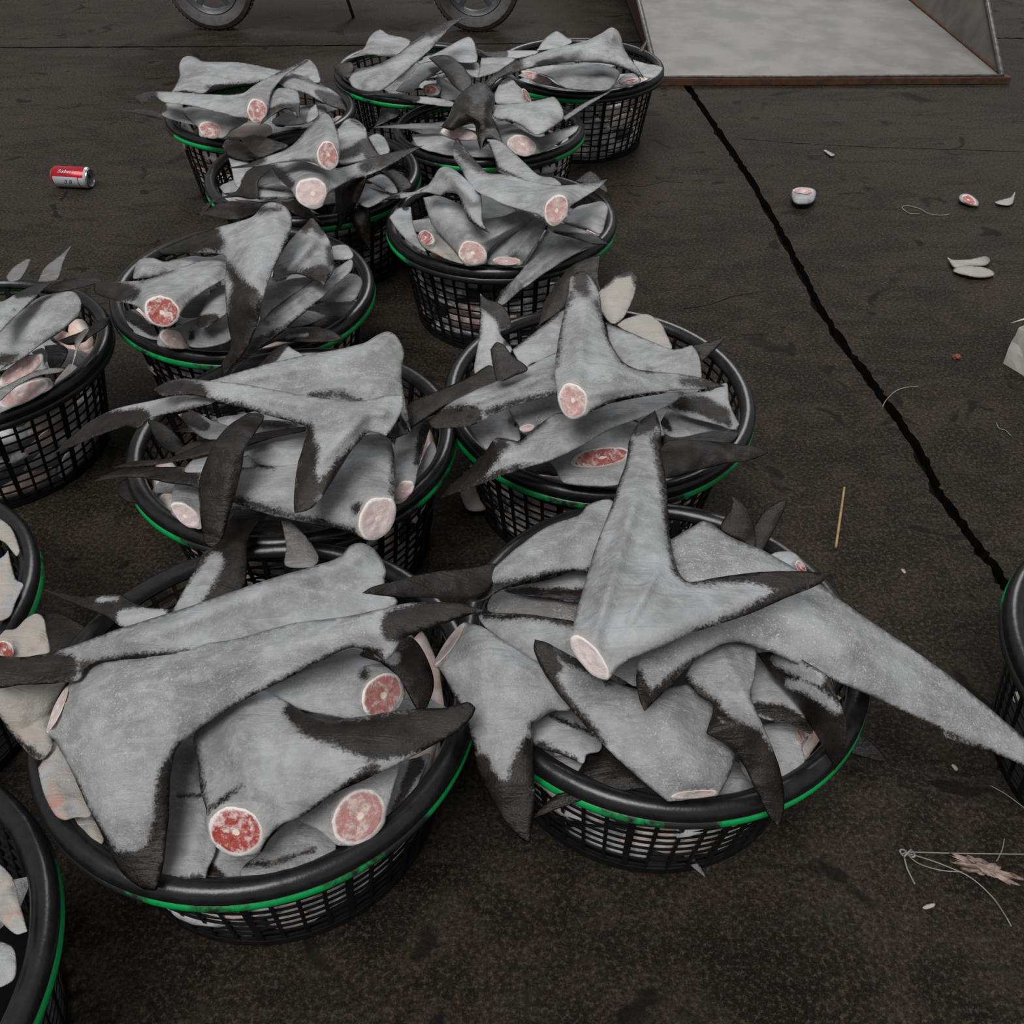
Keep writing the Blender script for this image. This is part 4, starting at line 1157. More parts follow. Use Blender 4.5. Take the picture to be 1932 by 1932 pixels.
fin('E', 'grey fin slanting down from the basket behind, with dark left edge', 'Z5', "800,80,.36 1150,310,.38", "765,42! 830,45 900,90 1000,182 1110,280 1210,300 1262,350 1150,345 1050,330 850,262 822,180", dark="775,70,12 800,150,14 840,240,12 1000,310,6", frost=.3)
fin('E', 'big smooth grey fin with round pink cut near rim', 'Z5', "672,795,.29 450,480,.345 950,580,.35", "345,432! 450,420 600,480 700,560 850,560 1000,512 1085,555 1000,640 850,722 772,800 765,865 690,885 620,880 580,810 480,702 400,602", cut="672,798,96,80,22,52,.3,.1", frost=.15, ridge="700,760,500,520,50,6;720,740,980,600,30,7", th=.36)
fin('E', 'shadowed grey fin just under the long curved one', 'Z5', "800,520,.32", "640,400 730,405 900,482 960,520 860,570 740,585 640,520", frost=.15)
fin('E', 'smooth grey fin beside the round pink cut, its pale end on the front rim', 'Z5', "900,850,.285 1080,640,.35", "1165,598! 1080,560 1000,620 860,715 780,800 770,870 900,882 1000,875 1080,762 1150,642", cut="900,853,95,30,2,60,.3,.5", frost=.15, ridge="920,820,1080,620,30,6")
fin('E', 'long grey fin hanging down over the front right rim', 'Z5', "1400,700,.32 1000,1000,.28 840,1120,.21", "820,1112! 870,1147 1000,1042 1200,902 1400,782 1510,735 1460,682 1300,640 1200,602 1160,650 1080,782 980,932 860,1052",
    dark="1160,660,14 1080,780,14 1040,830,12;930,970,10 850,1080,14 830,1110,14", frost=.25, ridge="1300,720,950,1030,30,7")
fin('E', 'pale grey rounded fin at the inner right rim', 'Z5', "1430,570,.34", "1270,590 1350,500 1450,470 1530,455 1572,500 1552,600 1520,672 1400,630", frost=.25, th=.4)
fin('E', 'fin with a black wing tip crossing the right rim near the green band', 'Z5', "1200,620,.37 1560,735,.34", "1160,600! 1250,600 1400,640 1500,682 1577,742! 1480,742 1350,702 1200,660", dark="1220,665,14 1340,690,28 1450,705,35 1560,735,35", frost=.2)
fin('E', 'pale fin stump standing upright at the left rim', 'Z5', "220,600,.30", "120,562! 180,502 265,492! 280,600 320,722 365,790 260,735 170,642", dark="230,500,22", frost=.3)
fin('E', 'pink and white torn fin stump at the front left rim', 'Z5', "450,740,.285", "300,692! 340,655 390,640 470,640! 560,760 622,868 500,840 420,802 350,762", base='p', cut="365,700,60,45,40,50,.7,0", frost=.3)
fin('E', 'wet dark fin scrap at the back right rim', 'Z5', "1430,300,.29", "1350,325! 1390,290 1450,255 1500,280 1540,330 1570,400 1480,360", base='d', frost=.4)

# --- fourth-row right basket
fin('F', 'shiny black hump-backed fin standing in the middle', 'Z2', "780,470,.41 800,640,.37", "640,662! 680,600 720,512 780,452 840,430 890,452 922,520 905,600 930,650 962,742! 880,722 850,782! 825,702 810,645 740,662 700,680", base='d', frost=.8, th=.5)
fin('F', 'fin with a long white-edged pinkish cut below the black hump', 'Z2', "740,690,.33", "630,690 700,665 830,685 840,725 740,735 680,720", cut="735,697,95,32,10,60,.3,.7", frost=.2)
fin('F', 'pale curved fin right of the black hump', 'Z2', "1100,590,.37", "905,545! 1000,540 1100,530 1190,512 1232,505 1270,560 1276,620 1182,690 1130,702 1050,650 1000,632 915,612", frost=.4, th=.38, ridge="950,590,1200,600,40,8")
fin('F', 'grey fin with a white-rimmed oval cut reaching the right rim', 'Z2', "1060,750,.30 1300,680,.31", "920,622! 1000,640 1140,712 1240,682 1355,650 1340,690 1250,745 1140,802 1000,800 950,722", dark="1140,712,12 1240,685,8 1350,652,6", cut="1062,757,80,52,18,55,.25,.5", frost=.2)
fin('F', 'long grey fin with pink marks lying along the left front rim', 'Z2', "700,760,.28", "485,700! 560,695 650,692 800,720 1000,795 850,822 650,805 520,762", frost=.3)
fin('F', 'small fin with raw pink edge at the back of the heap', 'Z2', "1000,480,.36", "918,490! 950,430 1000,405 1040,440 1112,522 1080,540 930,540", cut="1085,495,38,14,60,65,.6,.2", frost=.2, dark="1000,410,12 950,435,8")
fin('F', 'thin fin pointing left with a dark end and pale inner part', 'Z2', "300,500,.33 700,540,.36", "225,492! 330,483 500,498 640,513 725,540 690,556 560,542 380,512", dark="230,490,40 400,500,40 510,510,22", frost=.3)
fin('F', 'thin grey blade sticking out over the left rim', 'Z2', "480,660,.31", "288,662! 400,648 560,640 665,636 655,668 480,672", base='m', frost=.4)
fin('F', 'narrow grey blade sticking out to the upper right', 'Z2', "1400,560,.33", "1270,612! 1400,528 1535,468! 1420,542 1290,627", base='m', frost=.3)
fin('F', 'black fin in shadow between the hump and the oval cut', 'Z2', "870,690,.35", "830,640 900,650 965,742! 900,740 845,782! 828,720", base='d', frost=.1)

# --- back-row right basket
fin('G', 'long white-grey fin with high peak and dark arm', 'Z2', "870,430,.36 1200,290,.40 1540,200,.42 1690,400,.37", "850,452! 880,415 930,378 1000,330 1060,308 1200,260 1400,210 1480,170 1530,142 1570,170 1590,240 1622,300 1662,350 1702,412! 1600,362 1500,332 1300,325 1150,342 1050,372 950,405 900,452",
    dark="860,440,40 960,370,38 1040,335,30;1200,335,5 1500,332,8 1600,365,14 1690,400,18", frost=.3, ridge="1530,180,1150,310,30,8", th=.36)
fin('G', 'grey fin in the middle under the peaked one', 'Z2', "1330,390,.33", "1080,362! 1200,340 1400,330 1500,340 1572,378 1520,462 1430,472 1300,462 1200,402", frost=.3)
fin('G', 'pink sliced fin piece at the left front rim', 'Z2', "1150,410,.29", "1042,392! 1090,370 1160,372 1230,430 1310,465 1150,435", cut="1140,402,85,22,20,50,.6,.3", frost=.2)
fin('G', 'tiny white fin end at the middle of the front rim', 'Z2', "1475,450,.30", "1428,472 1470,424 1522,472", frost=.1)
fin('G', 'pinkish grey fin piece at the right front rim', 'Z2', "1600,430,.29", "1518,468! 1600,388 1680,408 1672,432 1560,460", cut="1620,425,52,13,-15,55,.6,.2", frost=.2)
fin('G', 'pale fin piece touching the right inner rim', 'Z2', "1720,350,.30", "1640,310! 1710,330 1795,350 1760,402 1700,402 1655,362", frost=.2)
fin('G', 'small white fin hump peeping out at the back', 'Z2', "1230,210,.31", "1138,262! 1180,202 1240,163 1290,190 1325,218 1250,255", frost=.2)
fin('G', 'square-ended pale fin reaching over the left rim', 'Z2', "900,340,.34", "835,402! 850,300! 930,298 1030,305 940,372 860,398", frost=.2)
fin('G', 'low dark and white fin behind the square-ended one', 'Z2', "980,280,.30", "830,272! 950,262 1060,262 1160,268 1060,302 900,302", dark="840,275,40 960,280,30", frost=.2)
fin('G', 'black spike of a fin pointing up at the right back rim', 'Z2', "1690,240,.30", "1665,265! 1722,194! 1695,272", base='d')

# --- back-row middle basket
fin('H', 'slanting pale fin whose black tip points up in front of the wheel', 'Z2', "200,420,.38 500,260,.43 800,75,.46", "160,412! 200,360 300,340 400,290 500,212 600,148 700,100 807,74! 730,112 655,180 605,240 540,300 450,382 330,472 250,477 180,452",
    dark="590,165,28 660,130,40 800,75,50;180,370,10 330,330,8 480,230,8 560,180,12", frost=.35, ridge="250,420,600,190,30,8")
fin('H', 'white-grey fin with a pointed hump at the back left', 'Z2', "330,250,.34", "142,308! 230,260 270,190 320,154 370,180 480,210 440,280 400,295 250,290", frost=.1, dark="200,285,5 400,290,6")
fin('H', 'pale broad fin end at the back right', 'Z2', "720,260,.34", "535,315! 640,262 780,190 815,222 827,320 740,325 650,292", frost=.1, dark="600,230,10 690,222,8")
fin('H', 'pale fin under the slanting one, near the front rim', 'Z2', "520,400,.33", "402,475! 480,390 530,332 640,318 645,360 540,432 480,482", frost=.4)
fin('H', 'black fin lobe curving down on the right of the heap', 'Z2', "710,370,.36", "575,300! 640,285 700,300 770,365 802,430 760,482 700,442 655,380", base='d', frost=.1)
fin('H', 'small square fin piece with a red cut face at the front', 'Z2', "588,465,.30", "550,450 600,435 640,445 628,492 560,495", cut="588,466,32,22,5,60,1,0")
fin('H', 'grey fin part between the black lobe and the next basket', 'Z2', "790,370,.31", "735,335 830,325 842,400 790,392", frost=.1)
fin('H', 'dark fin at the left inner rim', 'Z2', "130,370,.30", "78,335! 180,328 172,402 105,392", base='d')
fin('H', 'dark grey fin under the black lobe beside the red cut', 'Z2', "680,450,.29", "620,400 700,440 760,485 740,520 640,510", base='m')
fin('H', 'black fin hanging down outside the front rim', 'Z2', "380,560,.22", "285,672! 318,600 330,522 450,500 430,600 350,640", base='d')

# --- back-row left basket
fin('J', 'big whitish fin along the back with a square peak at left', 'Z1', "980,380,.36 1400,400,.36", "895,478! 935,400 932,340 958,296 1010,294 1060,320 1250,325 1430,360 1500,375 1440,412 1380,432 1250,440 1120,447 1060,485 960,477", dark="1080,455,8 1250,442,9 1400,428,8", frost=.2, ridge="980,330,1350,390,35,7")
fin('J', 'Y-shaped pale fin with a round pink cut end in the middle', 'Z1', "720,500,.35 1100,520,.385 1337,575,.38 1590,320,.40", "702,505! 730,490 800,475 900,478 1080,490 1250,490 1330,440 1440,380 1550,330 1602,309! 1480,400 1420,472 1402,530 1392,592 1340,642 1290,622 1200,602 1000,552 850,532 800,500 740,548!",
    dark="710,530,45 790,495,30;1440,385,6 1600,312,10", cut="1337,576,66,52,80,52,.7,.1", frost=.3)
fin('J', 'pale fin end pointing up at the back right', 'Z1', "1600,370,.35", "1478,385! 1530,348 1600,308 1650,350 1670,425 1640,430 1560,402", frost=.2, dark="1490,380,8 1600,315,6")
fin('J', 'fin with pale top and dark right end drooping over the right rim', 'Z1', "1500,430,.37 1790,550,.31", "1445,432! 1490,382 1600,400 1700,450 1770,500 1812,585! 1700,545 1600,492 1500,465", dark="1650,480,14 1720,520,40 1800,570,45;1520,390,8 1700,450,9", frost=.4)
fin('J', 'grey-topped fin with black hooked points beside round pink cut', 'Z1', "1450,520,.38", "1400,520! 1440,460 1540,470 1562,520 1560,625! 1500,570 1430,595 1348,662! 1380,590", dark="1350,650,30 1400,590,24 1470,560,22 1560,560,25 1560,620,20", frost=.3)
fin('J', 'grey fin with an oval pink cut end on the front rim', 'Z1', "1095,675,.30 1150,590,.33", "940,562! 1000,555 1100,562 1280,622 1200,685 1157,722 1045,712 1030,662 970,612", cut="1095,676,63,42,18,55,.6,.1", frost=.35)
fin('J', 'pale and dark fin under the left end of the Y-shaped one', 'Z1', "900,590,.30", "838,600! 860,540 940,530 975,612 1020,650 900,625", dark="850,560,22", frost=.2)
fin('J', 'pinkish fin piece just inside the front rim', 'Z1', "1340,690,.28", "1180,712 1270,640 1400,650 1412,702 1300,725", base='p')
fin('J', 'whitish fin filling the right side under the hooked one', 'Z1', "1560,590,.29", "1420,620 1560,560 1680,540 1695,600 1560,652 1420,645", frost=.2)
fin('J', 'thin black fin tip pointing left beyond the rim', 'Z1', "740,590,.30", "632,575! 750,568 840,588 845,622 740,600", base='d')
fin('J', 'small upright white-edged fin at the right', 'Z1', "1620,590,.33", "1588,632 1605,575 1645,543! 1660,600 1610,640", frost=.1)

# --- fourth-row left basket
fin('I', 'three-armed grey fin on top with a round red cut end at right', 'Q8', "260,530,.38 1050,120,.43 1100,430,.43", "245,532! 400,500 560,440 700,390 800,330 880,240 960,150 1020,80 1070,58 1120,90 1162,180 1192,290 1200,420 1165,540 1100,562 1040,540 1000,502 900,482 700,492 450,527 260,542",
    dark="250,535,55 400,500,50 520,460,42;700,385,10 820,320,10 900,220,10 1010,90,16", cut="1097,430,128,94,80,52,.55,.1", frost=.25, ridge="1080,400,1080,130,45,7;1000,440,600,470,30,5", th=.34)
fin('I', 'fin under the top one with round white-rimmed cut', 'Q8', "650,540,.35 953,750,.36 1900,350,.37", "590,500! 750,470 900,482 1010,520 1130,560 1300,512 1500,440 1700,390 1935,340! 1700,482 1500,582 1300,642 1185,702 1095,775 1050,872 950,897 830,812 780,732 680,640",
    dark="620,540,40 690,600,50 770,680,40;1420,530,55 1600,460,70 1900,350,60;1250,640,8 1400,600,10", cut="953,750,140,132,20,52,.12,.6", frost=.2, th=.38)
fin('I', 'upright grey fin with a dark lower half at the back right', 'Q8', "1300,160,.35", "1180,202! 1250,120 1310,107 1380,140 1430,200 1445,285 1545,435! 1340,492 1200,502 1192,350", dark="1215,430,40 1300,400,50 1420,340,60 1480,420,60;1310,118,20 1400,180,10", frost=.3)
fin('I', 'small rounded pale fin right of the upright one', 'Q8', "1540,330,.33", "1445,275! 1480,250 1540,237 1600,290 1637,380 1620,422 1550,434", frost=.1)
fin('I', 'black fin folded over the back left rim', 'Q8', "330,370,.31", "180,350! 220,290 330,300 480,440 420,475 250,440", base='d')
fin('I', 'wet brown fin behind the left arm of the top fin', 'Q8', "550,350,.335", "340,290! 470,248 640,300 755,345 650,400 560,442 470,445", base='d', frost=.4)
fin('I', 'light grey fin part under the left arm', 'Q8', "330,560,.30", "235,450! 340,460 450,530 352,645 350,722 290,682 265,560", frost=.3)
fin('I', 'dark curved fin sweeping out over the lower left rim', 'Q8', "100,840,.28 500,560,.34", "-10,885! 100,810 300,740 390,570 500,520 625,520 500,642 482,802 300,792 120,825 0,965", base='d', frost=.2)
fin('I', 'striped grey fin left of the round white-rimmed cut', 'Q8', "650,740,.31", "478,690! 600,670 720,690 840,742 850,805 650,810 480,805", dark="500,710,10 800,745,12;500,800,10 830,800,12", frost=.2)
fin('I', 'black fin lobe hanging over the front right rim', 'Q8', "1300,700,.33 1170,1100,.22", "1150,700! 1280,640 1425,620 1392,760 1302,930 1240,1012 1150,1122! 1182,1000 1162,800", base='d', frost=.15)
fin('I', 'second black fin lobe hanging in front of the mesh', 'Q8', "1400,880,.27 1460,1230,.18", "1288,902! 1390,842 1460,902 1472,1062 1470,1252! 1370,1132 1310,1012", base='d', frost=.1)
fin('I', 'grey fin at the right front rim beside the black lobes', 'Q8', "1480,800,.29", "1350,842! 1400,702 1500,720 1640,770 1560,832 1450,882", frost=.2)
fin('I', 'small grey fin above the right front rim', 'Q8', "1580,670,.30", "1440,640! 1560,590 1650,650 1705,752 1600,742", frost=.2)
fin('I', 'dark fin curving along the right inner rim', 'Q8', "1700,640,.29", "1550,560! 1680,555 1780,620 1825,702 1720,742 1645,645", base='d')
fin('I', 'long dark strip of fin lying across the front rim', 'Q8', "870,900,.31 1050,1020,.27", "690,832! 850,815 960,918 1062,1027! 960,992 850,962 755,902", base='d', frost=.1)
fin('I', 'dark wet fins heap edge at the lower left rim', 'Q8', "300,900,.27", "0,935! 200,830 450,835 640,830 620,900 480,932 300,992 100,962", base='d', frost=.5)

# --- basket cut off by the left edge
fin('K', 'large frosty grey fin with a rounded end inside the right rim', 'Q7', "-50,1200,.34 700,700,.37", "-100,1000 0,1000 100,900 250,760 400,650 600,600 720,588 775,612 822,700 802,830 740,892 600,1012 400,1142 230,1272 100,1332 -100,1400", dark="-50,1300,60 80,1270,50 180,1240,20;250,760,8 600,600,8", frost=.7, th=.36)
fin('K', 'grey fin with a dark wet tip lying over the frosty one', 'Q7', "0,850,.40 600,490,.39", "-50,720 50,680 200,590 400,510 560,475 645,478! 520,512 400,612 200,802 60,942 0,1002 -60,1032", dark="180,620,40 330,580,60 480,510,50 640,480,30;150,780,18", frost=.6)
fin('K', 'grey leaf-shaped fin end standing at the back, nearest the picture edge', 'Q7', "180,370,.35", "62,440! 130,350 270,260 315,263! 250,412 200,472 100,492", base='m', frost=.2)
fin('K', 'sharp dark fin spike pointing up at the back', 'Q7', "560,360,.36", "385,490! 450,350 600,232 722,122! 640,300 580,475", base='m', frost=.1)
fin('K', 'dark rounded fin reaching right across the back rim', 'Q7', "800,510,.34", "480,562! 600,482 800,453 1000,458 1032,490 900,532 700,582 580,590", base='d', frost=.2)
fin('K', 'pink sliced fin flesh near the front, upper piece', 'Q7', "250,1380,.31", "-40,1490! 100,1370 250,1240 400,1240 462,1330 482,1372 300,1425 0,1575", cut="210,1390,270,95,-33,45,.4,.3", frost=.2)
fin('K', 'pink sliced fin flesh at the front rim, lower piece', 'Q7', "250,1620,.28", "-50,1720! 100,1602 300,1480 500,1468 535,1560 300,1685 0,1822 -50,1825", cut="240,1625,290,95,-25,45,.35,.4", frost=.2)
fin('K', 'thin grey fin edge between the two pink slices', 'Q7', "300,1480,.325", "-40,1600! 300,1420 480,1370 650,1370 600,1412 400,1442 200,1532 0,1702 -40,1700", base='m', frost=.5)
fin('K', 'small grey fin between the frosty one and the upper pink slice', 'Q7', "400,1240,.31", "320,1210 430,1160 485,1240 452,1322 380,1245", frost=.3)
fin('K', 'dark fin with a pale torn edge inside the right rim', 'Q7', "580,1240,.30", "450,1140! 620,1130 692,1200 602,1372 500,1362", base='d', frost=.4)
fin('K', 'narrow dark fin crossing the right rim towards the next basket', 'Q7', "700,1080,.31 1080,870,.31", "590,1085! 880,970 1000,880 1115,848! 1080,942 900,1062 860,1102 700,1135", base='d', frost=.3)
fin('K', 'narrow whitish fin edge slashing down to the right rim', 'Q7', "800,1200,.32", "718,1392! 765,1150 750,1080 860,970 905,978 800,1150", base='c', frost=.2)
fin('L', 'cream fin piece inside the small basket part above', 'Z9', "30,130,.27", "-30,50 40,90 76,180 62,202 20,152 -30,120", base='c')
fin('L', 'cream and pink curled fin piece', 'Z9', "20,350,.28", "-30,240 15,200 30,180! 60,290 90,312 60,380 40,432 0,452 -30,432", base='p')
fin('M', 'pinkish brown fin inside the dark rim', 'Z9', "20,1520,.28", "-40,1370 0,1385 50,1440 75,1530 106,1642! 60,1652 0,1602 -40,1560", base='p')
fin('M', 'pale grey fin at the bottom edge of the picture', 'Z9', "10,1760,.27", "-40,1690 40,1695 62,1750 50,1830 -40,1850", frost=.4)

# ------------------------------------------------------------------ scraps on the floor
fin(None, 'thick fin chunk with a pink top lying alone right of the floor joint', 'P', "1516,370,.02", "1493,372 1496,358 1510,353 1532,355 1540,362 1535,380 1520,386 1500,384", cut="1516,360,20,6,3,25,.5,.2", cat='fish scrap', name='fish_scrap', grp='scraps on the floor', th=.6, frost=.5)
fin(None, 'reddish oval flesh scrap at the right, beside a white pointed one', 'P', "1828,378,.012", "1808,372 1815,366 1830,367 1846,380 1846,388 1830,388 1812,380", base='p', cat='fish scrap', name='fish_scrap', grp='scraps on the floor', th=.6, cut="1828,377,15,8,25,20,.8,0")
fin(None, 'small white fin scrap with an upright point near the right edge', 'P', "1895,380,.008", "1877,381 1895,375 1907,371 1916,361! 1910,385 1890,387", base='c', cat='fish scrap', name='fish_scrap', grp='scraps on the floor')
fin(None, 'tiny white scrap beyond the lone thick chunk', 'P', "1565,289,.006", "1554,283 1562,284 1576,292 1568,295", base='c', cat='fish scrap', name='fish_scrap', grp='scraps on the floor')
fin(None, 'long curved pinkish strip, upper one of the touching pair', 'P', "1828,493,.01", "1787,485! 1800,490 1830,489 1860,483 1869,491 1860,501 1830,502 1800,505", base='p', cat='fish scrap', name='fish_scrap', grp='scraps on the floor', th=.5)
fin(None, 'crescent pinkish strip, lower one of the touching pair', 'P', "1838,513,.01", "1798,512 1810,502 1840,502 1868,508 1877,518 1860,524 1830,522", base='p', cat='fish scrap', name='fish_scrap', grp='scraps on the floor', th=.5)
fin(None, 'pale pinkish fin chunk on the floor between the second-row baskets', 'P', "897,942,.03", "868,930 885,918 915,920 925,935 926,955 905,965 880,960", base='c', cat='fish scrap', name='fish_scrap', grp='scraps on the floor', th=.6)
fin(None, 'small white crumb below the knotted line', 'P', "1753,1709,.004", "1740,1712 1748,1706 1764,1704 1762,1711 1746,1716", base='c', cat='fish scrap', name='fish_scrap', grp='scraps on the floor')
fin(None, 'tiny white crumb above the end of the long frosted fin', 'P', "1704,1078,.003", "1699,1074 1706,1073 1710,1080 1705,1082", base='c', cat='fish scrap', name='fish_scrap', grp='scraps on the floor')
fin(None, 'small white flake below the long frosted fin', 'P', "1800,1447,.003", "1794,1444 1800,1442 1808,1450 1804,1455", base='c', cat='fish scrap', name='fish_scrap', grp='scraps on the floor')
fin(None, 'pinkish rag of flesh at the right edge below the edge basket', 'P', "1918,1313,.008", "1912,1306 1924,1302 1926,1316 1918,1328 1910,1322", base='p', cat='fish scrap', name='fish_scrap', grp='scraps on the floor')
# ------------------------------------------------------------------ loose things on the floor
def blob(name, px, py, rx, ry, rz, mat, label, cat, rot=0, seed=0, rough=.35):
    bm = bmesh.new()
    bmesh.ops.create_icosphere(bm, subdivisions=4, radius=1)
    for v in bm.verts:
        n = 1 + rough * noise.noise(v.co * 2.2 + Vector((seed, 0, 0))) + rough * .6 * noise.noise(v.co * 6 + Vector((seed, 3, 0)))
        v.co = Vector((v.co.x * rx * n, v.co.y * ry * n, v.co.z * rz * n))
    p = at(px, py, rz * .6)
    o = from_bm(name, bm, mat)
    o.location = (p.x, p.y, rz * .8); o.rotation_euler = (0, 0, rot)
    return tag(o, label, cat)


blob('meat_scrap', 1858, 1640, .034, .0085, .007, M_MEAT, 'ragged dried meat scrap caught beside the knotted nylon line', 'fish scrap', -.35, 4, 1.1)
blob('orange_crumb', 1805, 674, .010, .008, .005, M_CRUMB, 'small rusty orange crumb between the white carton and the floor joint', 'crumb', .3, 2, .6)


def line(name, pts, rad, label, cat, mat=M_TWINE, z=0.003, parent=None):
    O = []
    n = len(pts)
    P = [Vector((x, y, 0)) for x, y in pts]
    for i in range(n - 1):
        p0, p1, p2, p3 = P[max(i - 1, 0)], P[i], P[i + 1], P[min(i + 2, n - 1)]
        for j in range(8):
            t = j / 8
            O.append(0.5 * ((2 * p1) + (-p0 + p2) * t + (2 * p0 - 5 * p1 + 4 * p2 - p3) * t * t + (-p0 + 3 * p1 - 3 * p2 + p3) * t**3))
    O.append(P[-1])
    W = [at(p.x, p.y, z + .002 * math.sin(i * .35)) for i, p in enumerate(O)]
    bm = bmesh.new()
    tube(bm, W, rad, 6)
    o = from_bm(name, bm, mat, parent)
    if label: tag(o, label, cat)
    return o


kn = line('nylon_line', [(1700, 1612), (1720, 1608), (1800, 1610), (1880, 1611), (1960, 1612)], .0011, 'tangled pale nylon line with a knot at the lower right', 'line')
line('branch', [(1712, 1610), (1740, 1618), (1780, 1632), (1830, 1655), (1870, 1690), (1895, 1725), (1908, 1748)], .0010, None, None, parent=kn)
line('branch', [(1712, 1613), (1735, 1630), (1775, 1642), (1815, 1645)], .0009, None, None, parent=kn)
line('branch', [(1706, 1618), (1712, 1640), (1726, 1668)], .0013, None, None, parent=kn)
line('branch', [(1895, 1582), (1890, 1605), (1880, 1625)], .0009, None, None, parent=kn)
bm = bmesh.new()
W = [at(1712 + 12 * math.cos(a) * (1 + .3 * math.sin(3 * a)), 1610 + 7 * math.sin(2 * a), .006 + .003 * math.sin(3 * a)) for a in np.linspace(0, 4 * PI, 50)]
tube(bm, W, .0016, 6)
from_bm('knot', bm, M_TWINE, kn)
line('nylon_line', [(1665, 768), (1672, 755), (1690, 738), (1710, 731), (1732, 729)], .0012, 'short pale nylon line curved beside the floor joint', 'line')
line('nylon_line', [(1735, 403), (1715, 402), (1702, 392), (1712, 388), (1735, 394), (1752, 403), (1775, 406), (1792, 404)], .0014, 'thin looped nylon line left of the red flesh scraps', 'line')
line('nylon_line', [(1880, 798), (1885, 808), (1897, 812), (1907, 822)], .0010, 'very short pale line below the white carton', 'line')
line('nylon_line', [(1868, 1482), (1900, 1500), (1940, 1530)], .0009, 'faint nylon line at the right edge below the long frosted fin', 'line')
# bamboo stick
bm = bmesh.new()
a_, b_ = at(1593, 920, .004), at(1577, 1033, .004)
tube(bm, [a_, a_.lerp(b_, .5), b_], [.0026, .0030, .0027], 10)
tag(from_bm('bamboo_stick', bm, M_WOOD, autos=40), 'thin straight bamboo stick lying on the floor left of the joint', 'stick')

# red can
c0 = at(137, 334, .033)
can = empty('drink_can', (c0.x, c0.y, .0335), (0, 0, math.radians(-7)))
tag(can, 'red and white drink can lying on its side on the floor at the left', 'can')
RC = .0335
L2 = .064


def roll_ring(bm, xs, rs, n=48, a0=0, a1=2 * PI, off=0):
    m = n if abs(a1 - a0 - 2 * PI) < 1e-6 else n + 1
    rings = [[bm.verts.new((x, (r + off) * math.sin(a0 + (a1 - a0) * k / n), (r + off) * math.cos(a0 + (a1 - a0) * k / n))) for k in range(m)] for x, r in zip(xs, rs)]
    for A, B in zip(rings, rings[1:]):
        for k in range(n):
            j = (k + 1) % m
            bm.faces.new((A[k], A[j], B[j], B[k]))
    return rings


bm = bmesh.new()
roll_ring(bm, [-L2 + .004, -L2 + .010, L2 - .014, L2 - .006], [RC - .004, RC, RC, RC - .004])
from_bm('body', bm, M_RED, can, autos=40)
bm = bmesh.new()
rg = roll_ring(bm, [L2 - .006, L2 - .002, L2, L2 - .001, L2 - .005], [RC - .004, RC - .0055, RC - .006, RC - .0075, RC - .0085])
bm.faces.new(rg[-1])
ld = from_bm('lid', bm, M_ALU, can, autos=40)
bm = bmesh.new()
box(bm, (L2 - .004, .004, .004), (.0012, .010, .016))
from_bm('pull_tab', bm, M_SEAT, ld)
bm = bmesh.new()
rg = roll_ring(bm, [-L2 + .004, -L2, -L2 + .002, -L2 + .008], [RC - .004, RC - .007, RC - .010, RC - .016])
bm.faces.new(rg[-1])
from_bm('base', bm, M_ALU, can, autos=40)
# white label, lower front half (angles measured from the top, camera side is -y)
bm = bmesh.new()
roll_ring(bm, [-L2 + .012, L2 - .030], [RC, RC], 20, math.radians(-150), math.radians(-68), .0004)
roll_ring(bm, [L2 - .027, L2 - .010], [RC, RC], 12, math.radians(-140), math.radians(-70), .0004)
roll_ring(bm, [L2 - .010, L2 - .004], [RC - .0001, RC - .0035], 40, math.radians(-170), math.radians(30), .0005)
lb = from_bm('white_label', bm, M_CANWHITE, can, smooth=False)


def can_text(txt, size, x0, ang, mat, shear=0.0, name='lettering'):
    cu = bpy.data.curves.new('tmp_text', 'FONT')
    cu.body = txt; cu.size = size; cu.align_x = 'CENTER'; cu.align_y = 'CENTER'; cu.shear = shear; cu.resolution_u = 3
    to = bpy.data.objects.new('tmp_text', cu)
    COL.objects.link(to)
    dg = bpy.context.evaluated_depsgraph_get()
    me = bpy.data.meshes.new_from_object(to.evaluated_get(dg))
    bpy.data.objects.remove(to)
    for v in me.vertices:
        x, y = v.co.x, v.co.y
        a = math.radians(ang) + y / RC
        v.co = (x0 + x, (RC + .0009) * math.sin(a), (RC + .0009) * math.cos(a))
    me.materials.clear(); me.materials.append(mat)
    o = bpy.data.objects.new(name, me)
    COL.objects.link(o)
    o.parent = can
    return o


can_text('Budweiser', .017, .002, -38, M_CANWHITE, .3)
can_text('B B', .020, -.004, -96, M_INK, .5)

# white carton at the right edge
cb = at(1968, 690, 0)
cart = empty('paper_carton', (cb.x, cb.y, 0), (0, 0, math.radians(28)))
tag(cart, 'open white paper carton with yellow print cut off by the right edge', 'carton')
bm = bmesh.new()
sx, sy, hz, th_ = .080, .055, .105, .0012
for (x, y, dx, dy) in ((-sx, 0, th_, sy * 2), (sx, 0, th_, sy * 2), (0, -sy, sx * 2, th_), (0, sy, sx * 2, th_)):
    box(bm, (x, y, hz / 2), (dx, dy, hz))
box(bm, (0, 0, .001), (sx * 2, sy * 2, .002))
bmesh.ops.subdivide_edges(bm, edges=bm.edges[:], cuts=4, use_grid_fill=True)
for v in bm.verts:
    v.co += Vector((noise.noise(v.co * 22), noise.noise(v.co * 22 + Vector((5, 0, 0))), 0)) * .006 * (.3 + v.co.z / hz)
body_c = from_bm('body', bm, M_WHITE, cart, smooth=False)
for sgn in (-1, 1):
    bm = bmesh.new()
    box(bm, (0, sgn * (sy + .012), hz + .008), (sx * 1.9, .035, .001), Matrix.Rotation(sgn * -.7, 3, 'X'))
    from_bm('flap', bm, M_WHITE, cart, smooth=False)
bm = bmesh.new()
box(bm, (-.02, -sy - .0042, .028), (.055, .0008, .030))
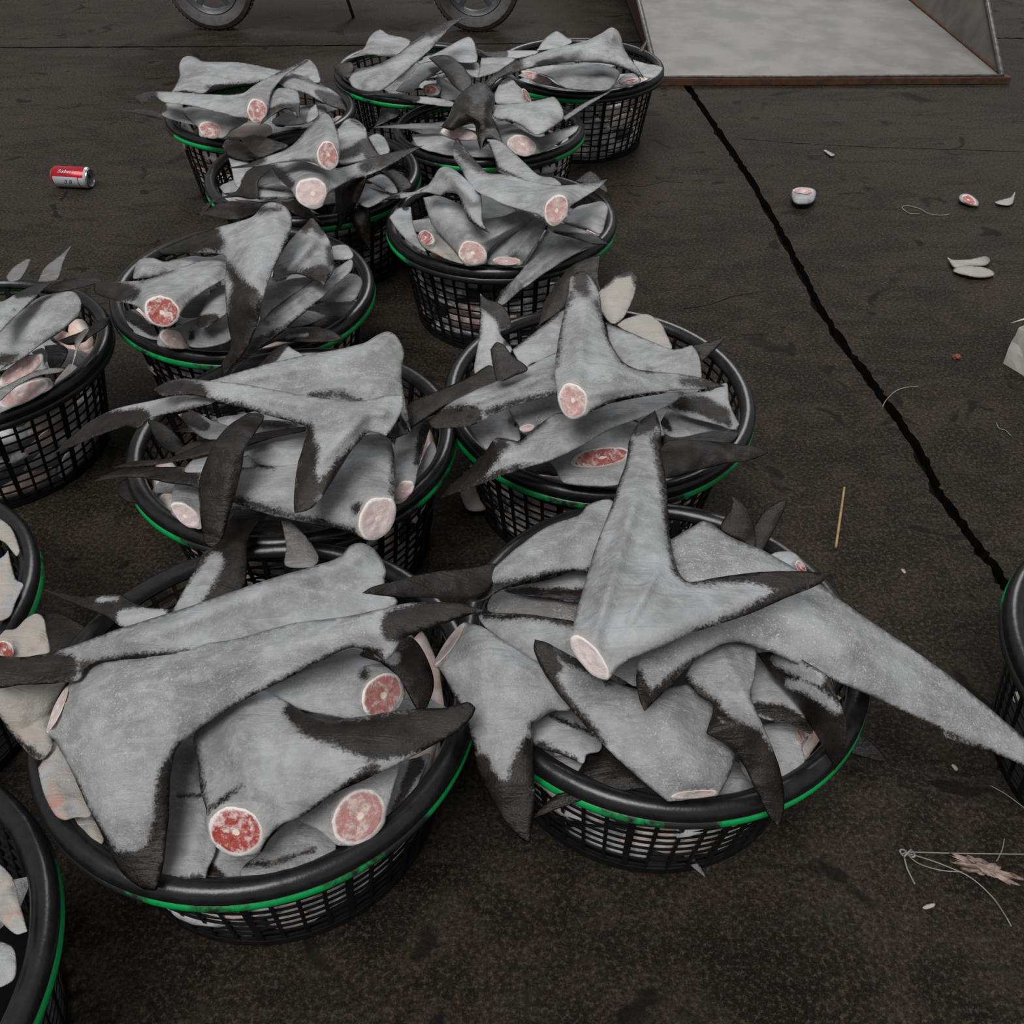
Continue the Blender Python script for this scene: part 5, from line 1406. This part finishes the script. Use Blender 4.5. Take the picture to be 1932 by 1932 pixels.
box(bm, (-.035, -sy - .0042, .060), (.022, .0008, .012))
yp = from_bm('yellow_print', bm, M_YELLOW, cart, smooth=False)
yp['label'] = 'yellow printed patch'

# ------------------------------------------------------------------ steel scoop at the top right
zf_ = .03
FL, FR_ = at(1240, 146, zf_), at(1890, 143, zf_)
yb = at(1716, -160, zf_).y
dirx = (FR_ - FL); dirx.z = 0; dirx.normalize()
diry = Vector((-dirx.y, dirx.x, 0))
scoop = empty('steel_scoop', tuple((FL + FR_) / 2 * Vector((1, 1, 0)).x if False else ((FL.x + FR_.x) / 2, (FL.y + FR_.y) / 2, 0)))
tag(scoop, 'large open steel scoop with flared sides and a rusty front edge, lying on the floor', 'scoop')
so_ = Vector(scoop.location)
Ld = yb - FL.y
BL, BR = FL + diry * Ld, FR_ + diry * Ld
T1 = at(1862, 0, .20)
k_ = (T1.y - FR_.y)
slope = (T1 - FR_) / k_
TR = FR_ + slope * Ld
slopeL = Vector((-slope.x * .8, slope.y, slope.z))
TL = FL + Vector((-.62 * abs(slope.x - 0) - .02, 1, slope.z)) * Ld


def plate(name, quad, th, mat, parent, inset=None):
    bm = bmesh.new()
    q = [Vector(p) - so_ for p in quad]
    n = (q[1] - q[0]).cross(q[3] - q[0]).normalized()
    v = [bm.verts.new(p) for p in q] + [bm.verts.new(p - n * th) for p in q]
    for f in ((0, 1, 2, 3), (7, 6, 5, 4), (0, 4, 5, 1), (1, 5, 6, 2), (2, 6, 7, 3), (3, 7, 4, 0)):
        bm.faces.new([v[i] for i in f])
    return from_bm(name, bm, mat, parent, smooth=False)


plate('base_plate', [FL, FR_, BR, BL], .006, M_STEEL, scoop)
plate('side_wall', [FR_, TR, BR, FR_.lerp(BR, .001)], .005, M_STEEL, scoop)
plate('side_wall', [FL, FL.lerp(BL, .001), BL, TL], .005, M_RUST, scoop)
bk_ = plate('back_wall', [BL, BR, TR, TL], .005, M_STEEL, scoop)
bm = bmesh.new(); tube(bm, [FR_ - so_, (FR_.lerp(TR, .5)) - so_, TR - so_], .011, 10); from_bm('edge_tube', bm, M_STEEL_EDGE, scoop)
bm = bmesh.new(); tube(bm, [FL - so_, (FL.lerp(TL, .5)) - so_, TL - so_], .011, 10); from_bm('edge_tube', bm, M_STEEL_EDGE, scoop)
bm = bmesh.new(); tube(bm, [FR_ - so_ + Vector((0, 0, .003)), BR - so_ + Vector((0, 0, .003))], .007, 8); wl = from_bm('weld_seam', bm, M_RUST, scoop)
bm = bmesh.new(); tube(bm, [FL - so_ + Vector((0, 0, .002)), FL.lerp(FR_, .5) - so_ + Vector((0, 0, .002)), FR_ - so_ + Vector((0, 0, .002))], .005, 8)
from_bm('front_lip', bm, M_STEEL_EDGE, scoop)
bm = bmesh.new()
mid_ = (FL + FR_) / 2 - so_
ang_ = math.atan2(dirx.y, dirx.x)
box(bm, (mid_.x + .012, mid_.y + .006, .014), ((FR_ - FL).length + .05, .045, .028), Matrix.Rotation(ang_, 3, 'Z'))
bmesh.ops.bevel(bm, geom=bm.edges[:], offset=.003, segments=2, affect='EDGES')
rl = from_bm('rust_rail', bm, M_RUST, scoop, smooth=False)
rl['label'] = 'rusty front rail'

# ------------------------------------------------------------------ scooter standing at the back
wl0, wr0 = at(413, 54, 0), at(899, 57, 0)
RW = 0.205
ax_ = (wr0 - wl0).normalized()
sc = empty('motor_scooter', ((wl0.x + wr0.x) / 2, (wl0.y + wr0.y) / 2, 0), (0, 0, math.atan2(ax_.y, ax_.x)))
tag(sc, 'parked motor scooter at the top left, only its grey wheels and lower frame in view', 'scooter')
hb = (wr0 - wl0).length / 2


def wheel(x):
    bm = bmesh.new()
    prof = [(RW - .075, -.018), (RW - .055, -.038), (RW - .025, -.045), (RW - .006, -.034), (RW, -.012), (RW, .012), (RW - .006, .034), (RW - .025, .045), (RW - .055, .038), (RW - .075, .018)]
    lathe(bm, prof, 72, True)
    for i in range(60):
        a = 2 * PI * i / 60
        for s_ in (-1, 1):
            box(bm, ((RW + .001) * math.cos(a), (RW + .001) * math.sin(a), s_ * .019), (.003, .013, .022), Matrix.Rotation(a, 3, 'Z') @ Matrix.Rotation(s_ * .5, 3, 'X'))
    bmesh.ops.rotate(bm, verts=bm.verts[:], cent=(0, 0, 0), matrix=Matrix.Rotation(PI / 2, 3, 'X'))
    t = from_bm('tyre', bm, M_RUBBER, sc, autos=35)
    t.location = (x, 0, RW)
    bm = bmesh.new()
    lathe(bm, [(RW - .078, -.024), (RW - .070, -.030), (RW - .070, .030), (RW - .078, .024), (RW - .088, .006), (RW - .088, -.006)], 64, True)
    bmesh.ops.rotate(bm, verts=bm.verts[:], cent=(0, 0, 0), matrix=Matrix.Rotation(PI / 2, 3, 'X'))
    r_ = from_bm('wheel_rim', bm, M_WHEEL, sc, autos=35)
    r_.location = (x, 0, RW)
    bm = bmesh.new()
    for i in range(5):
        a = 2 * PI * i / 5 + .3
        box(bm, ((RW - .085) / 2 * math.cos(a), 0, (RW - .085) / 2 * math.sin(a)), (RW - .085, .018, .026), Matrix.Rotation(-a, 3, 'Y'))
    lathe_b = bmesh.new()
    box(bm, (0, 0, 0), (.055, .05, .055), Matrix.Rotation(.78, 3, 'Y'))
    lathe_b.free()
    s2 = from_bm('spokes', bm, M_WHEEL, r_, smooth=False)


wheel(-hb); wheel(hb)
bm = bmesh.new()
tube(bm, [(hb, -.06, RW), (hb - .04, -.06, .45), (hb - .12, 0, .62), (hb - .18, 0, .95)], .018, 10)
tube(bm, [(hb, .06, RW), (hb - .04, .06, .45), (hb - .12, 0, .62)], .018, 10)
from_bm('fork', bm, M_WHEEL, sc)
bm = bmesh.new()
box(bm, (.02, 0, .205), (.62, .24, .05))
box(bm, (-.05, 0, .165), (.40, .10, .04))
bmesh.ops.bevel(bm, geom=bm.edges[:], offset=.012, segments=2, affect='EDGES')
from_bm('footboard', bm, M_PAINT, sc, autos=40)
bm = bmesh.new()
box(bm, (-hb + .20, .0, .27), (.34, .16, .14), Matrix.Rotation(.15, 3, 'Y'))
bmesh.ops.bevel(bm, geom=bm.edges[:], offset=.03, segments=3, affect='EDGES')
from_bm('engine', bm, M_WHEEL, sc, autos=40)
bm = bmesh.new()
bmesh.ops.create_icosphere(bm, subdivisions=4, radius=1)
for v in bm.verts: v.co = Vector((-hb + .22 + v.co.x * .42, v.co.y * .15, .56 + v.co.z * .17 + .06 * v.co.x * -1))
from_bm('body_panel', bm, M_PAINT, sc)
bm = bmesh.new()
box(bm, (-hb + .26, 0, .76), (.60, .25, .07))
bmesh.ops.bevel(bm, geom=bm.edges[:], offset=.03, segments=3, affect='EDGES')
from_bm('seat', bm, M_SEAT, sc, autos=40)
bm = bmesh.new()
box(bm, (hb - .22, 0, .52), (.06, .34, .55), Matrix.Rotation(-.28, 3, 'Y'))
bmesh.ops.bevel(bm, geom=bm.edges[:], offset=.02, segments=3, affect='EDGES')
from_bm('leg_shield', bm, M_PAINT, sc, autos=40)
bm = bmesh.new()
tube(bm, [(hb - .26, -.32, .98), (hb - .20, -.15, 1.0), (hb - .18, 0, .97), (hb - .20, .15, 1.0), (hb - .26, .32, .98)], .014, 8)
from_bm('handlebar', bm, M_SEAT, sc)
bm = bmesh.new()
tube(bm, [(-.02, .10, .18), (.0, .20, .0)], .008, 8)
from_bm('side_stand', bm, M_WHEEL, sc)
bpy.context.scene.cycles.use_denoising = True
